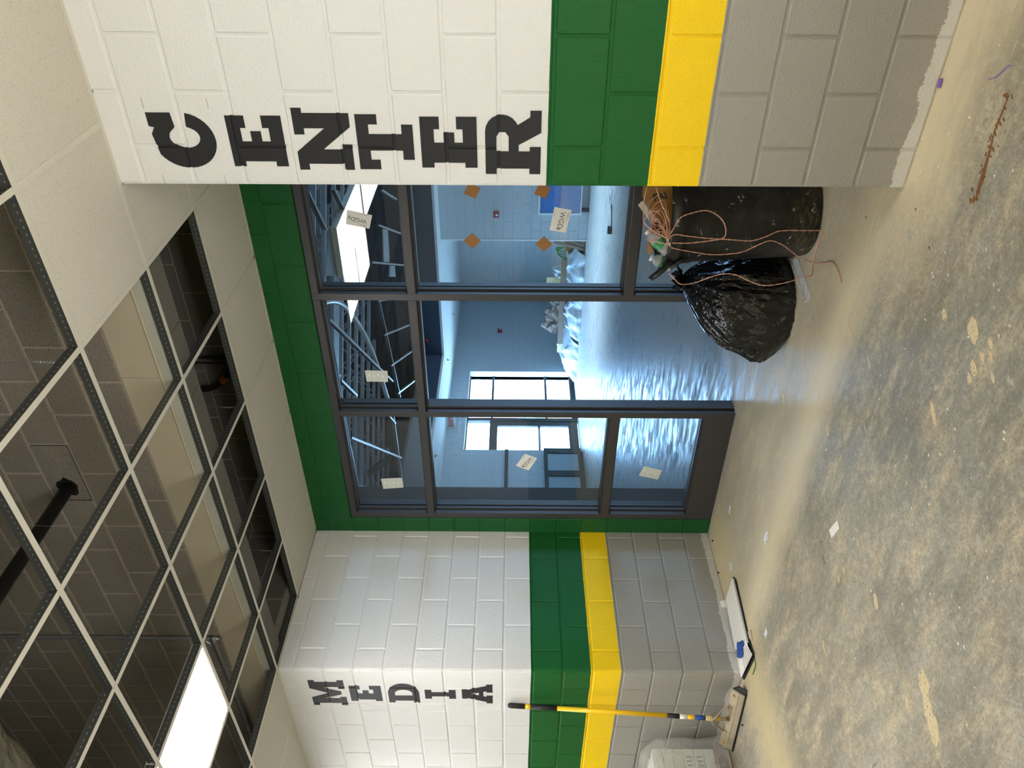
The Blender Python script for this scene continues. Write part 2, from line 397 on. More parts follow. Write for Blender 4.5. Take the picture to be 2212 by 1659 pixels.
# ------------------------------------------------------------------ concrete block courses
_bc = {}
def block_mesh(w_, d_, h_, bull, m):
    key = (round(w_, 3), round(d_, 3), round(h_, 3), bull, m)
    if key in _bc: return _bc[key]
    ch = .0048
    def foot(ins):
        out = []
        cs = [(0, 0, 'sw'), (w_, 0, 'se'), (w_, d_, 'ne'), (0, d_, 'nw')]
        for x, y, k in cs:
            sx = 1 if x == 0 else -1; sy = 1 if y == 0 else -1
            if bull == k:
                r = .022; cx, cy = x+sx*r, y+sy*r; rr = r-ins
                a0 = {'sw': PI, 'se': 1.5*PI, 'ne': 0, 'nw': .5*PI}[k]
                for i in range(6):
                    a = a0+i/5*PI/2; out.append((cx+rr*math.cos(a), cy+rr*math.sin(a)))
            else:
                p1, p2 = (x+sx*(ins), y+sy*(ins+ch)), (x+sx*(ins+ch), y+sy*ins)
                out += [p1, p2] if k in ('sw', 'ne') else [p2, p1]
        return out
    mb = MB(); rings = [(0, ch), (ch, 0), (h_-ch, 0), (h_, ch)]; n = None
    for z, ins in rings:
        f = foot(ins); n = len(f)
        mb.v += [(a, b, z) for a, b in f]
    for r in range(3):
        for i in range(n): j = (i+1) % n; mb.face([r*n+i, r*n+j, (r+1)*n+j, (r+1)*n+i])
    mb.face(list(range(n))[::-1]); mb.face([3*n+i for i in range(n)])
    me = mb.mesh('concrete_block', [m]); _bc[key] = me; return me
J = .005
def blk(parent, x0, x1, y0, y1, z0, z1, m, bull=None, tr=None):
    """one block; joints of 10 mm are left on every hidden and visible side"""
    me = block_mesh(x1-x0, y1-y0, z1-z0, bull, m)
    return link('concrete_block', me, None, parent, (x0, y0, z0))
def courseX(parent, yf, depth, xa, xb, idxs, joints, m, ztop=99, skip=None, facing=-1):
    """courses of a wall whose face lies on Y=yf"""
    for i in idxs:
        z0, z1 = i*C+J, min((i+1)*C-J, ztop)
        if z1-z0 < .02: continue
        js = sorted(j for j in joints(i) if xa+.03 < j < xb-.03)
        e = [xa]+js+[xb]
        for k in range(len(e)-1):
            a = e[k]+(J if k else 0); b = e[k+1]-(J if k < len(e)-2 else 0)
            if skip and skip(a, b, z0, z1): continue
            y0, y1 = (yf, yf+depth) if facing < 0 else (yf-depth, yf)
            jit = random.uniform(-.0006, .0006)
            blk(parent, a, b, y0+jit, y1+jit, z0, z1, m)
def courseY(parent, xf, depth, ya, yb, idxs, joints, m, ztop=99, skip=None, facing=1):
    for i in idxs:
        z0, z1 = i*C+J, min((i+1)*C-J, ztop)
        if z1-z0 < .02: continue
        js = sorted(j for j in joints(i) if ya+.03 < j < yb-.03)
        e = [ya]+js+[yb]
        for k in range(len(e)-1):
            a = e[k]+(J if k else 0); b = e[k+1]-(J if k < len(e)-2 else 0)
            if skip and skip(a, b, z0, z1): continue
            x0, x1 = (xf-depth, xf) if facing > 0 else (xf, xf+depth)
            jit = random.uniform(-.0006, .0006)
            blk(parent, x0+jit, x1+jit, a, b, z0, z1, m)
def js(base, step=.4064, n=40): return [base+step*k for k in range(-n, n)]
YF, XL, XR, YS, CZ = 2.918, -4.659, -1.227, 4.152, 3.143
MJ = .0052            # how far the mortar sits behind the block faces

# ------------------------------------------------------------------ setting: walls of the hall
ZT = 5.9
wl = root('wall_left', (-5.5, YF, 0), kind='structure')
mb = MB(); mb.box(-9.6, XL-MJ, YF+MJ, YF+.19, 0, CZ); mb.build('mortar', 'band', wl)
jl = lambda i: (js(-5.36) if i % 2 else js(-5.57))
TOPI = 16
for i in range(TOPI):
    z0, z1 = i*C+J, min((i+1)*C-J, CZ+.02)
    if i % 2 == 0: blk(wl, -5.071+J, XL, YF, 3.081-J, z0, z1, 'band', 'se')
    else:
        blk(wl, -4.87+J, XL, YF, 3.277-J, z0, z1, 'band', 'se'); blk(wl, -5.071+J, -4.87-J, YF, YF+.15, z0, z1, 'band')
courseX(wl, YF, .15, -7.39, -5.071-J, range(TOPI), jl, 'band', CZ+.02)
mb = MB(); mb.box(-9.6, -7.39, YF-.0, YF+.15, 0, CZ+.02); mb.build('wall_far_end', 'band', wl)

wa = root('wall_alcove_left', (XL, 3.5, 0), kind='structure')
mb = MB(); mb.box(XL-.19, XL-MJ, YF+.192, YS+.10, 0, CZ); mb.build('mortar', 'band', wa)
for i in range(TOPI):
    pass
courseY(wa, XL, .15, 3.081+J, YS+.10, [i for i in range(TOPI) if i % 2 == 0], lambda i: [3.489, 3.894], 'band', CZ+.02)
courseY(wa, XL, .15, 3.277+J, YS+.10, [i for i in range(TOPI) if i % 2], lambda i: [3.688, 4.095], 'band', CZ+.02)

wr = root('wall_right', (-.6, YF, 0), kind='structure')
mb = MB(); mb.box(XR+MJ, 4.2, YF+MJ, YF+.19, 0, CZ); mb.build('mortar', 'band', wr)
for i in range(TOPI):
    z0, z1 = i*C+J, min((i+1)*C-J, CZ+.02)
    if i % 2 == 0: blk(wr, XR, -1.066-J, YF, 3.28-J, z0, z1, 'band', 'sw')
    else: blk(wr, XR, -.86-J, YF, 3.08-J, z0, z1, 'band', 'sw')
courseX(wr, YF, .15, -1.066+J, .76, [i for i in range(TOPI) if i % 2 == 0], lambda i: js(-.66), 'band', CZ+.02)
courseX(wr, YF, .15, -.86+J, .76, [i for i in range(TOPI) if i % 2], lambda i: js(-.86), 'band', CZ+.02)
mb = MB(); mb.box(.76, 4.2, YF, YF+.15, 0, CZ+.02); mb.build('wall_far_end', 'band', wr)
war = root('wall_alcove_right', (XR, 3.5, 0), kind='structure')
mb = MB(); mb.box(XR+MJ, XR+.19, YF+.192, YS+.1, 0, CZ); mb.build('mortar', 'band', war)
courseY(war, XR, .15, 3.28+J, YS+.10, [i for i in range(TOPI) if i % 2 == 0], lambda i: [3.688, 4.095], 'band', CZ+.02, facing=-1)
courseY(war, XR, .15, 3.08+J, YS+.10, [i for i in range(TOPI) if i % 2], lambda i: [3.489, 3.894], 'band', CZ+.02, facing=-1)

# storefront wall: green jamb courses, header, bare block above the ceiling
FX0, FX1, FZ = -4.502, -1.384, 2.845
ws = root('wall_back', (-3, YS, 0), kind='structure')
mb = MB(); mb.box(XL, FX0-MJ, YS+MJ, YS+.19, 0, FZ+MJ); mb.box(FX1+MJ, XR, YS+MJ, YS+.19, 0, FZ+MJ); mb.box(XL, XR, YS+MJ, YS+.19, FZ+MJ, CZ); mb.build('mortar', 'green', ws)
for i in range(14):
    z0, z1 = i*C+J, (i+1)*C-J
    blk(ws, XL+.002, FX0, YS, YS+.19, z0, z1, 'green'); blk(ws, FX1, XR-.002, YS, YS+.19, z0, z1, 'green')
courseX(ws, YS, .15, XL+.002, XR-.002, [14], lambda i: js(-2.26), 'green')
courseX(ws, YS, .15, XL+.002, XR-.002, [15], lambda i: js(-2.46), 'green', CZ+.02)
wp = root('wall_above_alcove', (-3, YS, 3.2), kind='structure')
mb = MB(); mb.box(XL-.2, XR+.2, YS+MJ, YS+.19, CZ+.02, ZT); mb.box(XL-.19, XL-MJ, YF+.2, YS+.1, CZ+.02, ZT); mb.box(XR+MJ, XR+.19, YF+.2, YS+.1, CZ+.02, ZT)
mb.build('mortar', 'alcovemortar', wp)
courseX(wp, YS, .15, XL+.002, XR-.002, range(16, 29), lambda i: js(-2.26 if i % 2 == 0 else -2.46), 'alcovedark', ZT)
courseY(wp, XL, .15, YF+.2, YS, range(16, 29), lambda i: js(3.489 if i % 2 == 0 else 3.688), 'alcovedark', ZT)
# bare wall of the hall above the ceiling line, carried over the opening on a lintel
wu = root('wall_above_ceiling', (-3, YF, 3.3), kind='structure')
mb = MB(); mb.box(-9.6, 4.2, YF+MJ, YF+.19, 3.24, ZT); mb.build('mortar', 'mortar', wu)
mb = MB(); mb.box(XL+.002, XR-.002, YF-.004, YF+.012, CZ+.03, 3.246); mb.build('lintel_plate', 'lintelband', wu, bevel=.003)
for k in range(9):
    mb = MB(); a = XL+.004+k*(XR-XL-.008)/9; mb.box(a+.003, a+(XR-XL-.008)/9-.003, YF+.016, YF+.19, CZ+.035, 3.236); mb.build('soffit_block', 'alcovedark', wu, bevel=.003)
mb = MB(); mb.tube([(XL-.3, YF-.001, 3.252), (XR+.3, YF-.001, 3.252)], .0075, 8); mb.build('mortar_ridge', 'lintel', wu)
e = [-5.9, XL-.2, -3.45, -2.2, XR+.2, .2]
for a, b in zip(e[:-1], e[1:]):
    mb = MB(); mb.box(a, b-.002, YF-.002, YF+.15, 3.259, 17*C-J); mb.build('lintel_block', 'lintel', wu, bevel=.003)
hole = lambda a, b, z0, z1: (a < -2.94 < b and z0 < 3.97 < z1)
courseX(wu, YF, .15, -7.2, .6, range(17, 29), lambda i: [-5.071]+[q for q in (js(-2.23) if i % 2 else js(-2.03)) if abs(q+5.071) > .1], 'raw', ZT, hole)
# the block that the black pipe passes through, broken out around it
ring = [(-2.94+.062*math.cos(a)*random.uniform(.85, 1.25), YF+.001, 3.965+.055*math.sin(a)*random.uniform(.85, 1.2)) for a in [k/14*2*PI for k in range(14)]]
b0, b1, c0, c1 = -3.036, -2.64, 19*C+J, 20*C-J
mb = MB(); mb.v = [tuple(p) for p in ring]+[(-2.94+1*math.cos(k/14*2*PI), YF+.001, 3.965+math.sin(k/14*2*PI)) for k in range(14)]
for k in range(14):
    x = min(b1, max(b0, mb.v[14+k][0])); z = min(c1, max(c0, mb.v[14+k][2])); mb.v[14+k] = (x, YF, z)
for k in range(14): mb.face([k, (k+1) % 14, 14+(k+1) % 14, 14+k])
mb.box(b0, b0+.004, YF, YF+.1, c0, c1)
mb.build('broken_block', 'raw', wu)
mb = MB(); mb.box(b0-.01, b1, YF+.004, YF+.01, c0, c1); mb.build('hole_shade_plate', 'gasket', wu)  # near-black plate, paints the shade inside the broken-out hole

# other side of the hall, behind the camera, and the roof deck
wb = MB(); wb.box(-9.6, 4.2, -1.6, -1.45, 0, ZT); wb = wb.build('wall_rear', 'band'); tag(wb, kind='structure')
we = MB(); we.box(-9.75, -9.6, -1.6, YF+.2, 0, ZT); tag(we.build('wall_far_left', 'band'), kind='structure')
we = MB(); we.box(4.2, 4.35, -1.6, YF+.2, 0, ZT); tag(we.build('wall_far_right', 'band'), kind='structure')
dk = MB()
for k in range(140):
    x = -9.7+k*.1; dk.box(x, x+.05, -1.6, 2.9, ZT-.04, ZT); 
dk.box(-9.8, 4.4, -1.7, 4.4, ZT, ZT+.05)
tag(dk.build('roof_deck', 'deck'), kind='structure')

# ------------------------------------------------------------------ floor slabs with open control joints
fl = root('floor', (-2, 3, 0), kind='structure')
mb = MB(); mb.box(-9.8, 4.4, -1.7, 4.9, -.12, -.0012); mb.build('joint_filler', 'joint', fl)
g = .0029
for a, b, c, d in ((-9.8, -2.775-g, -1.7, 3.08-g), (-2.775+g, 4.4, -1.7, 3.08-g), (-9.8, 4.4, 3.08+g, 4.9)):
    mb = MB(); mb.box(a, b, c, d, -.1, 0); mb.build('floor_slab', 'floor', fl)
mb = MB(); mb.box(-13, 6, 4.9, 24.5, -.1, 0); mb.build('floor_slab', 'floor', fl)
# spills and blotches trodden into the slab: thin skins with their own irregular outline
def blob(name, m, x, y, rx, ry, rot=0, n=22, amp=.22, th=.0006, tail=0):
    th = random.uniform(.0003, .0012)
    c = at(x, y, 'Z', 0); pts = []
    sd = random.random()*50
    for k in range(n):
        a = 2*PI*k/n; r = 1+amp*2*noise.noise((math.cos(a)*1.6+sd, math.sin(a)*1.6, 0))+random.uniform(-amp, amp)*.3
        px_, py_ = rx*r*math.cos(a), ry*r*math.sin(a)
        pts.append((c.x+px_*math.cos(rot)-py_*math.sin(rot), c.y+px_*math.sin(rot)+py_*math.cos(rot), .0001))
    mb = MB(); mb.prism(pts, (0, 0, th)); o = mb.build(name, m, fl); return o
def worn(name, rgb):
    m = bpy.data.materials.new(name); m.use_nodes = True; n = m.node_tree; n.nodes.clear()
    o = N(n, 'ShaderNodeOutputMaterial'); t = N(n, 'ShaderNodeBsdfTransparent'); d = N(n, 'ShaderNodeBsdfDiffuse'); d.inputs[0].default_value = (*lin(rgb), 1)
    mx = N(n, 'ShaderNodeMixShader'); n.links.new(ramp(n, noise_n(n, pos(n), 75, 5, .75), [(.30, 0.0), (.46, .85)]), mx.inputs[0]); n.links.new(t.outputs[0], mx.inputs[1]); n.links.new(d.outputs[0], mx.inputs[2])
    n.links.new(mx.outputs[0], o.inputs[0]); return m
M['spotlight_tan'] = worn('dried_plaster_spot', (226, 208, 168))
M['spotgrey'] = mat('dried_grey_splash', (182, 178, 164), .9, var=.1, vs=40)
M['spotwhite'] = mat('dried_white_paint', (238, 232, 218), .7)
M['spotgreen'] = mat('dried_green_paint', (34, 92, 56), .6)
M['ruststain'] = worn('rust_stain', (140, 100, 66))
T = 'plaster_spot'
for x, y, rx, ry in ((2103, 714, .042, .03), (2040, 680, .024, .014), (2017, 894, .05, .012), (2140, 742, .022, .010), (2122, 770, .022, .012), (2104, 796, .03, .016), (2094, 818, .02, .012), (1996, 1478, .05, .036), (2004, 1530, .05, .03), (2016, 1572, .06, .034), (2020, 1590, .03, .026), (1834, 712, .05, .012),
                     (1823, 1231, .02, .012), (1812, 1250, .02, .01), (1853, 1172, .02, .008), (1887, 1185, .018, .008), (1892, 1300, .04, .018), (1960, 1520, .03, .012), (1780, 1395, .03, .01), (2140, 770, .02, .01), (2145, 817, .02, .008), (1665, 1578, .03, .01), (1725, 1433, .03, .012), (1788, 930, .03, .012), (1693, 860, .035, .015)):
    blob(T, 'spotlight_tan', x, y, rx, ry, 1.0, amp=.14)
for x, y, rx, ry in ((2115, 1173, .026, .014), (1876, 775, .02, .01), (1878, 788, .022, .012), (2179, 820, .012, .008), (2187, 826, .012, .008), (1870, 930, .03, .006), (1885, 1000, .02, .006), (1700, 1588, .035, .012), (1964, 510, .025, .012)):
    blob('grey_splash', 'spotgrey', x, y, rx, ry, 1.0)
rs = random.Random(3)
for k in range(90):
    if k < 60: x, y = rs.uniform(1880, 2200), rs.uniform(40, 1350)
    else: x, y = rs.uniform(1720, 2150), rs.uniform(900, 1640)
    if x < 1960 and y < 420: continue
    blob('paint_fleck', 'spotwhite', x, y, rs.uniform(.002, .008), rs.uniform(.0015, .004), rs.uniform(.4, 1.6), 8)
for x, y in ((1871, 470), (1978, 452), (2008, 535)): blob('green_drip', 'spotgreen', x, y, .007, .004, 1, 10)
# rust trail
tr = [(2181, 195), (2176, 215), (2160, 255), (2148, 285), (2140, 320), (2132, 350), (2122, 385), (2112, 415), (2106, 435)]
wd = [.001, .003, .005, .004, .006, .009, .013, .010, .002]
A_, B_ = [], []
for (x, y), q in zip(tr, wd):
    c = at(x, y, 'Z', 0); A_.append((c.x+q*.4, c.y+q, .0002)); B_.append((c.x-q*.4, c.y-q, .0002))
mb = MB(); mb.prism(A_+B_[::-1], (0, 0, .0004)); mb.build('rust_stain', 'ruststain', fl)
for k in range(46):
    t = rs.random()**.8*8; i = int(t); u = t-i; x, y = tr[i][0]+(tr[i+1][0]-tr[i][0])*u, tr[i][1]+(tr[i+1][1]-tr[i][1])*u if i < 8 else tr[8][1]
    blob('rust_fleck', 'ruststain', x+rs.gauss(0, 6), y+rs.gauss(0, 5), rs.uniform(.003, .012), rs.uniform(.002, .006), 1.1, 9)
tr = [(2182, 140), (2170, 150), (2160, 160), (2150, 168), (2135, 172)]
A_, B_ = [], []
for x, y in tr:
    c = at(x, y, 'Z', 0); A_.append((c.x, c.y+.004, .0002)); B_.append((c.x, c.y-.004, .0002))
mb = MB(); mb.prism(A_+B_[::-1], (0, 0, .0005)); mb.build('chalk_smear', 'purple', fl)

# ------------------------------------------------------------------ suspended ceiling grid of the hall
ce = root('ceiling', (-3, 2, CZ), kind='structure')
def tee(name, a, b, z=CZ, parent=None):
    a, b = Vector((*a, z)), Vector((*b, z)); mb = MB(); up = (0, 0, 1); u = Vector(up)
    mb.cur = 0; mb.obox(a+u*.001, b+u*.001, up, .024, .002)
    mb.cur = 1; mb.obox(a+u*.020, b+u*.020, up, .0022, .036); mb.obox(a+u*.041, b+u*.041, up, .007, .008)
    return link(name, mb.mesh(name, ['teewhite', 'teeweb']), None, parent or ce)
GX = [-1.585-.6096*k for k in range(-9, 13)]
GY = [3.505-.6096*k for k in range(0, 9)]
YL = [2.286, 1.676, 1.067, .457, -.152, -.762, -1.372]
for y in YL:
    xs = [-9.58, -6.46, -2.80, .86, 4.18]
    for a, b in zip(xs[:-1], xs[1:]): tee('main_tee', (a+.002, y), (b-.002, y))
tee('main_tee', (XL, 3.505), (XR, 3.505)); tee('main_tee', (XL+.0, 2.905), (XR, 2.905))
FIX = [(-4.02, 1.07), (.245, 1.07), (-8.29, 1.07)]      # light fixtures occupy two cells
for x in GX:
    ys = [2.906]+YL
    for a, b in zip(ys[:-1], ys[1:]):
        tee('cross_tee', (x, b+.013), (x, a-.013))
for x in GX:
    if XL < x < XR:
        tee('cross_tee', (x, 3.518), (x, YS-.01)); tee('cross_tee', (x, 2.918), (x, 3.492))
# wall angles
def angle(pts):
    (x0, y0), (x1, y1), nrm = pts; mb = MB(); n_ = Vector((*nrm, 0)); a, b = Vector((x0, y0, CZ)), Vector((x1, y1, CZ))
    mb.obox(a+n_*.011+Vector((0, 0, .001)), b+n_*.011+Vector((0, 0, .001)), (0, 0, 1), .022, .002)
    mb.obox(a+n_*.001+Vector((0, 0, .012)), b+n_*.001+Vector((0, 0, .012)), (0, 0, 1), .002, .022)
    mb.build('wall_angle', 'teewhite', ce)
angle(((-9.6, YF), (XL, YF), (0, -1))); angle(((XR, YF), (4.2, YF), (0, -1)))
angle(((XL, YF), (XL, YS), (1, 0))); angle(((XR, YF), (XR, YS), (-1, 0))); angle(((XL, YS), (XR, YS), (0, -1)))
def tile(x0, x1, y0, y1, z=CZ):
    mb = MB(); mb.box(x0+.004, x1-.004, y0+.004, y1-.004, z+.0025, z+.018); mb.build('ceiling_tile', 'tile', ce)
xs = [XL]+[x for x in sorted(GX) if XL < x < XR]+[XR]
if xs[1]-xs[0] < .12: xs.pop(1)
for a, b in zip(xs[:-1], xs[1:]): tile(a, b, 3.505, YS-.002)
tile(-1.585, XR, 2.905, 3.505)
xs = sorted(GX)
for a, b in zip(xs[:-1], xs[1:]):
    if a > -1.6 or b < -4.6: tile(a, b, 2.286, 2.905)
for k, x in enumerate(xs[:-1]):            # cells laid behind the camera
    for j, y in enumerate(YL[4:6]):
        if (k*7+j*3) % 3: tile(x, xs[k+1], YL[5+j] if 5+j < len(YL) else y-.61, y)
# lights
def led(x, y, name, label, group, m='led', z=CZ, w_=.6096, l_=1.219, th=.05):
    r = root(name, (x+w_/2, y+l_/2, z), label, 'ceiling light', group)
    mb = MB(); e = .012
    mb.box(x+.006, x+w_-.006, y+.006, y+.006+e, z+.002, z+th); mb.box(x+.006, x+w_-.006, y+l_-.006-e, y+l_-.006, z+.002, z+th)
    mb.box(x+.006, x+.006+e, y+.006+e, y+l_-.006-e, z+.002, z+th); mb.box(x+w_-.006-e, x+w_-.006, y+.006+e, y+l_-.006-e, z+.002, z+th)
    mb.box(x+.006, x+w_-.006, y+.006, y+l_-.006, z+th, z+th+.004)
    mb.build('housing', 'teewhite', r)
    mb = MB(); mb.box(x+.006+e, x+w_-.006-e, y+.006+e, y+l_-.006-e, z+.004, z+.007); mb.build('diffuser', m, r)
led(-4.023, 1.067, 'ceiling_light', 'bright rectangular flat panel light in the open hall ceiling grid', None)
led(1.464, 1.067, 'ceiling_light', 'flat panel light over the hall beyond the right edge of the picture', None)
led(-7.071, 1.067, 'ceiling_light', 'flat panel light at the far left end of the hall ceiling', None)

# ------------------------------------------------------------------ storefront: aluminium frame, glass, open doorway
sf = root('window_1', (-2.95, YS+.06, 0), kind='structure')
FY0, FY1, GYY = YS+.008, YS+.160, YS+.084
MUL = [(FX0, -4.452), (-3.468, -3.420), (-2.509, -2.461), (-1.434, FX1)]
def member(name, x0, x1, z0, z1, y0=FY0, y1=FY1, m='frame'):
    mb = MB(); mb.box(x0, x1, y0, y1, z0, z1); return mb.build(name, m, sf, bevel=.002)
for a, b in MUL: member('mullion', a, b, 0, FZ)
T0, T1 = 2.186, 2.237
for (a, b) in ((-4.452, -3.468), (-3.420, -2.509), (-2.461, -1.434)):
    member('head_rail', a, b, FZ-.046, FZ); member('transom', a, b, T0, T1)
for (a, b) in ((-4.452, -3.468), (-2.461, -1.434)):
    member('base_rail', a, b, 0, .205); member('mid_rail', a, b, .813, .878)
# door stops on the jambs and head of the open middle bay
for x in (-3.420, -2.509-.016): member('door_stop', x, x+.016, 0, T0, FY0+.045, FY0+.075)
member('door_stop', -3.404, -2.525, T0-.016, T0, FY0+.045, FY0+.075)
def pane(a, b, z0, z1):
    s = .013
    mb = MB()
    for y0, y1 in ((GYY-.030, GYY-.008), (GYY+.008, GYY+.030)):
        mb.box(a, a+s, y0, y1, z0, z1); mb.box(b-s, b, y0, y1, z0, z1); mb.box(a+s, b-s, y0, y1, z0, z0+s); mb.box(a+s, b-s, y0, y1, z1-s, z1)
    mb.build('glazing_bead', 'frame', sf)
    mb = MB(); mb.box(a+.003, b-.003, GYY-.007, GYY+.007, z0+.003, z0+.006); mb.box(a+.003, a+.006, GYY-.007, GYY+.007, z0+.006, z1-.003); mb.box(b-.006, b-.003, GYY-.007, GYY+.007, z0+.006, z1-.003)
    mb.build('gasket', 'gasket', sf)
    mb = MB(); mb.box(a+.006, b-.006, GYY-.003, GYY+.003, z0+.006, z1-.006); mb.build('glass_pane', 'glass', sf)
for (a, b) in ((-4.452, -3.468), (-3.420, -2.509), (-2.461, -1.434)): pane(a, b, T1, FZ-.046)
for (a, b) in ((-4.452, -3.468), (-2.461, -1.434)): pane(a, b, .205, .813); pane(a, b, .878, T0)

# stickers and cork pads on the glass
GF = GYY-.0035
def sticker(quad, label, text=True, flip=False):
    P = [at(x, y, 'Y', GF) for x, y in quad]; c = sum(P, Vector())/4
    r = root('glass_sticker', c, label, 'sticker', 'maker stickers on the storefront glass')
    mb = MB(); mb.prism([Vector((p.x, GF-.0001, p.z)) for p in P], (0, -.0005, 0)); mb.build('paper_sheet', 'label' if text else 'labelback', r)
    u = (P[1]-P[0]).normalized(); L = (P[1]-P[0]).length; v = (P[3]-P[0]).normalized(); Wd = (P[3]-P[0]).length
    def bar(s0, s1, t0, t1, m, nm):
        a = P[0]+u*L*s0+v*Wd*t0; q = [a, a+u*L*(s1-s0), a+u*L*(s1-s0)+v*Wd*(t1-t0), a+v*Wd*(t1-t0)]
        mb = MB(); mb.prism([Vector((p.x, GF-.0007, p.z)) for p in q], (0, -.0003, 0)); return mb.build(nm, m, r)
    if text:
        me = text_mesh('WGD', Wd*.42, .0001, .0006); me.materials.append(M['ink'])
        o = link('printed_letters', me, None, r)
        X = u; Yv = Vector((-u.z, 0, u.x)); Z = X.cross(Yv)
        if Z.y > 0: Yv = -Yv; Z = -Z
        cc = c-(P[0]-P[3]).normalized()*0+Yv*Wd*.04
        o.matrix_world = Matrix(((X.x, Yv.x, Z.x, cc.x), (X.y, Yv.y, Z.y, GF-.0009), (X.z, Yv.z, Z.z, cc.z), (0, 0, 0, 1)))
        for k in range(7): bar(.83+.013*k, .837+.013*k, .36, .6, 'inkdark', 'barcode_bar')
        for k in range(4): bar(.12, .55-.07*k, .80+.045*k, .812+.045*k, 'ink', 'printed_line')
        bar(.1, .4, .08, .1, 'ink', 'printed_line')
    else:
        for k in range(4): bar(.12+.2*k, .2+.2*k, .3+.12*(k % 2), .5+.1*(k % 2), 'label', 'glue_patch')
sticker([(804, 465), (750, 453), (747, 484), (798, 494)], 'printed paper sticker hanging in front of the bright ceiling panels in the right transom pane', True)
sticker([(788, 800), (837, 801), (838, 825), (792, 824)], 'blank pale sticker on the middle transom pane above the open doorway', False)
sticker([(823, 1034), (868, 1032), (872, 1053), (828, 1056)], 'blank pale sticker low in the left transom pane', False)
sticker([(1198, 447), (1187, 497), (1222, 503), (1235, 454)], 'largest printed sticker, on the big right pane by the blue panel', True)
sticker([(1134, 980), (1114, 1006), (1142, 1016), (1160, 990)], 'tilted printed sticker in the middle of the tall left pane', True)
sticker([(1391, 1007), (1430, 1016), (1421, 1036), (1380, 1027)], 'blank tilted sticker on the lowest left pane', False)
for (x, y), lb in (((1020, 412), 'upper right cork pad on the right pane, half cut off by the block wall'), ((1020, 520), 'upper left cork pad on the right pane'), ((1172, 412), 'lower right cork pad, over the corner of the blue panel'), ((1175, 527), 'lower left cork pad on the right pane, beside the largest sticker')):
    c = at(x, y, 'Y', GF); a = .062 if y < 500 else .058
    mb = MB(); s = .052; q = [(c.x+s*math.cos(k*PI/2+(a-.058)*90), GF-.0001, c.z+s*math.sin(k*PI/2+(a-.058)*90)) for k in range(4)]
    mb.prism(q, (0, -.003, 0)); o = mb.build('cork_pad', 'cork'); tag(o, lb, 'cork pad', 'square cork pads on the glass')

# ------------------------------------------------------------------ painted lettering
def arc(cx, cy, rx, ry, a0, a1, n=14): return [(cx+rx*math.cos(math.radians(a0+(a1-a0)*k/n)), cy+ry*math.sin(math.radians(a0+(a1-a0)*k/n))) for k in range(n+1)]
GL = {
 'E': [[(0, 1), (1, 1), (1, .66), (.76, .66), (.76, .76), (.5, .76), (.5, .59), (.7, .59), (.7, .4), (.5, .4), (.5, .25), (.76, .25), (.76, .36), (1, .36), (1, 0), (0, 0), (0, .22), (.1, .22), (.1, .78), (0, .78)]],
 'N': [[(0, 0), (.42, 0), (.42, .18), (.34, .18), (.34, .52), (.70, 0), (.92, 0), (.92, .82), (1, .82), (1, 1), (.58, 1), (.58, .82), (.68, .82), (.68, .46), (.30, 1), (0, 1), (0, .82), (.1, .82), (.1, .18), (0, .18)]],
 'T': [[(0, 1), (1, 1), (1, .62), (.82, .62), (.82, .78), (.65, .78), (.65, .2), (.82, .2), (.82, 0), (.18, 0), (.18, .2), (.35, .2), (.35, .78), (.18, .78), (.18, .62), (0, .62)]],
 'C': [arc(.5, .48, .5, .48, -10, -90, 8)+arc(.5, .5, .5, .5, -95, -240, 16)+[(.62, .985), (.74, .92), (.76, 1), (1, 1), (1, .62), (.75, .60)]+arc(.56, .48, .19, .24, 40, 330, 18)+[(.75, .42)]],
 'R': [[(0, 0), (.44, 0), (.44, .2), (.37, .2), (.37, .4), (.47, .4), (.66, 0), (1, 0), (1, .2), (.9, .2), (.78, .42)]+arc(.68, .7, .26, .3, -55, 90, 8)+[(0, 1), (0, .8), (.09, .8), (.09, .2), (0, .2)],
       [(.37, .58), (.60, .58), (.67, .64), (.67, .74), (.60, .80), (.37, .80)]],
 'M': [[(0, 0), (.34, 0), (.34, .18), (.29, .18), (.29, .62), (.44, .12), (.56, .12), (.71, .62), (.71, .18), (.66, .18), (.66, 0), (1, 0), (1, .18), (.93, .18), (.93, .82), (1, .82), (1, 1), (.68, 1), (.5, .5), (.32, 1), (0, 1), (0, .82), (.07, .82), (.07, .18), (0, .18)]],
 'D': [[(0, 0), (.5, 0)]+arc(.48, .5, .52, .5, -80, 80, 12)+[(.5, 1), (0, 1), (0, .8), (.1, .8), (.1, .2), (0, .2)], [(.37, .22), (.5, .22)]+arc(.48, .5, .2, .28, -70, 70, 8)+[(.5, .78), (.37, .78)]],
 'I': [[(0, 1), (1, 1), (1, .78), (.74, .78), (.74, .22), (1, .22), (1, 0), (0, 0), (0, .22), (.26, .22), (.26, .78), (0, .78)]],
 'A': [[(0, 0), (.42, 0), (.42, .2), (.35, .2), (.38, .3), (.62, .3), (.65, .2), (.58, .2), (.58, 0), (1, 0), (1, .2), (.93, .2), (.72, .82), (.75, .82), (.75, 1), (.25, 1), (.25, .82), (.28, .82), (.07, .2), (0, .2)], [(.43, .45), (.57, .45), (.5, .70)]],
}
JX = {}
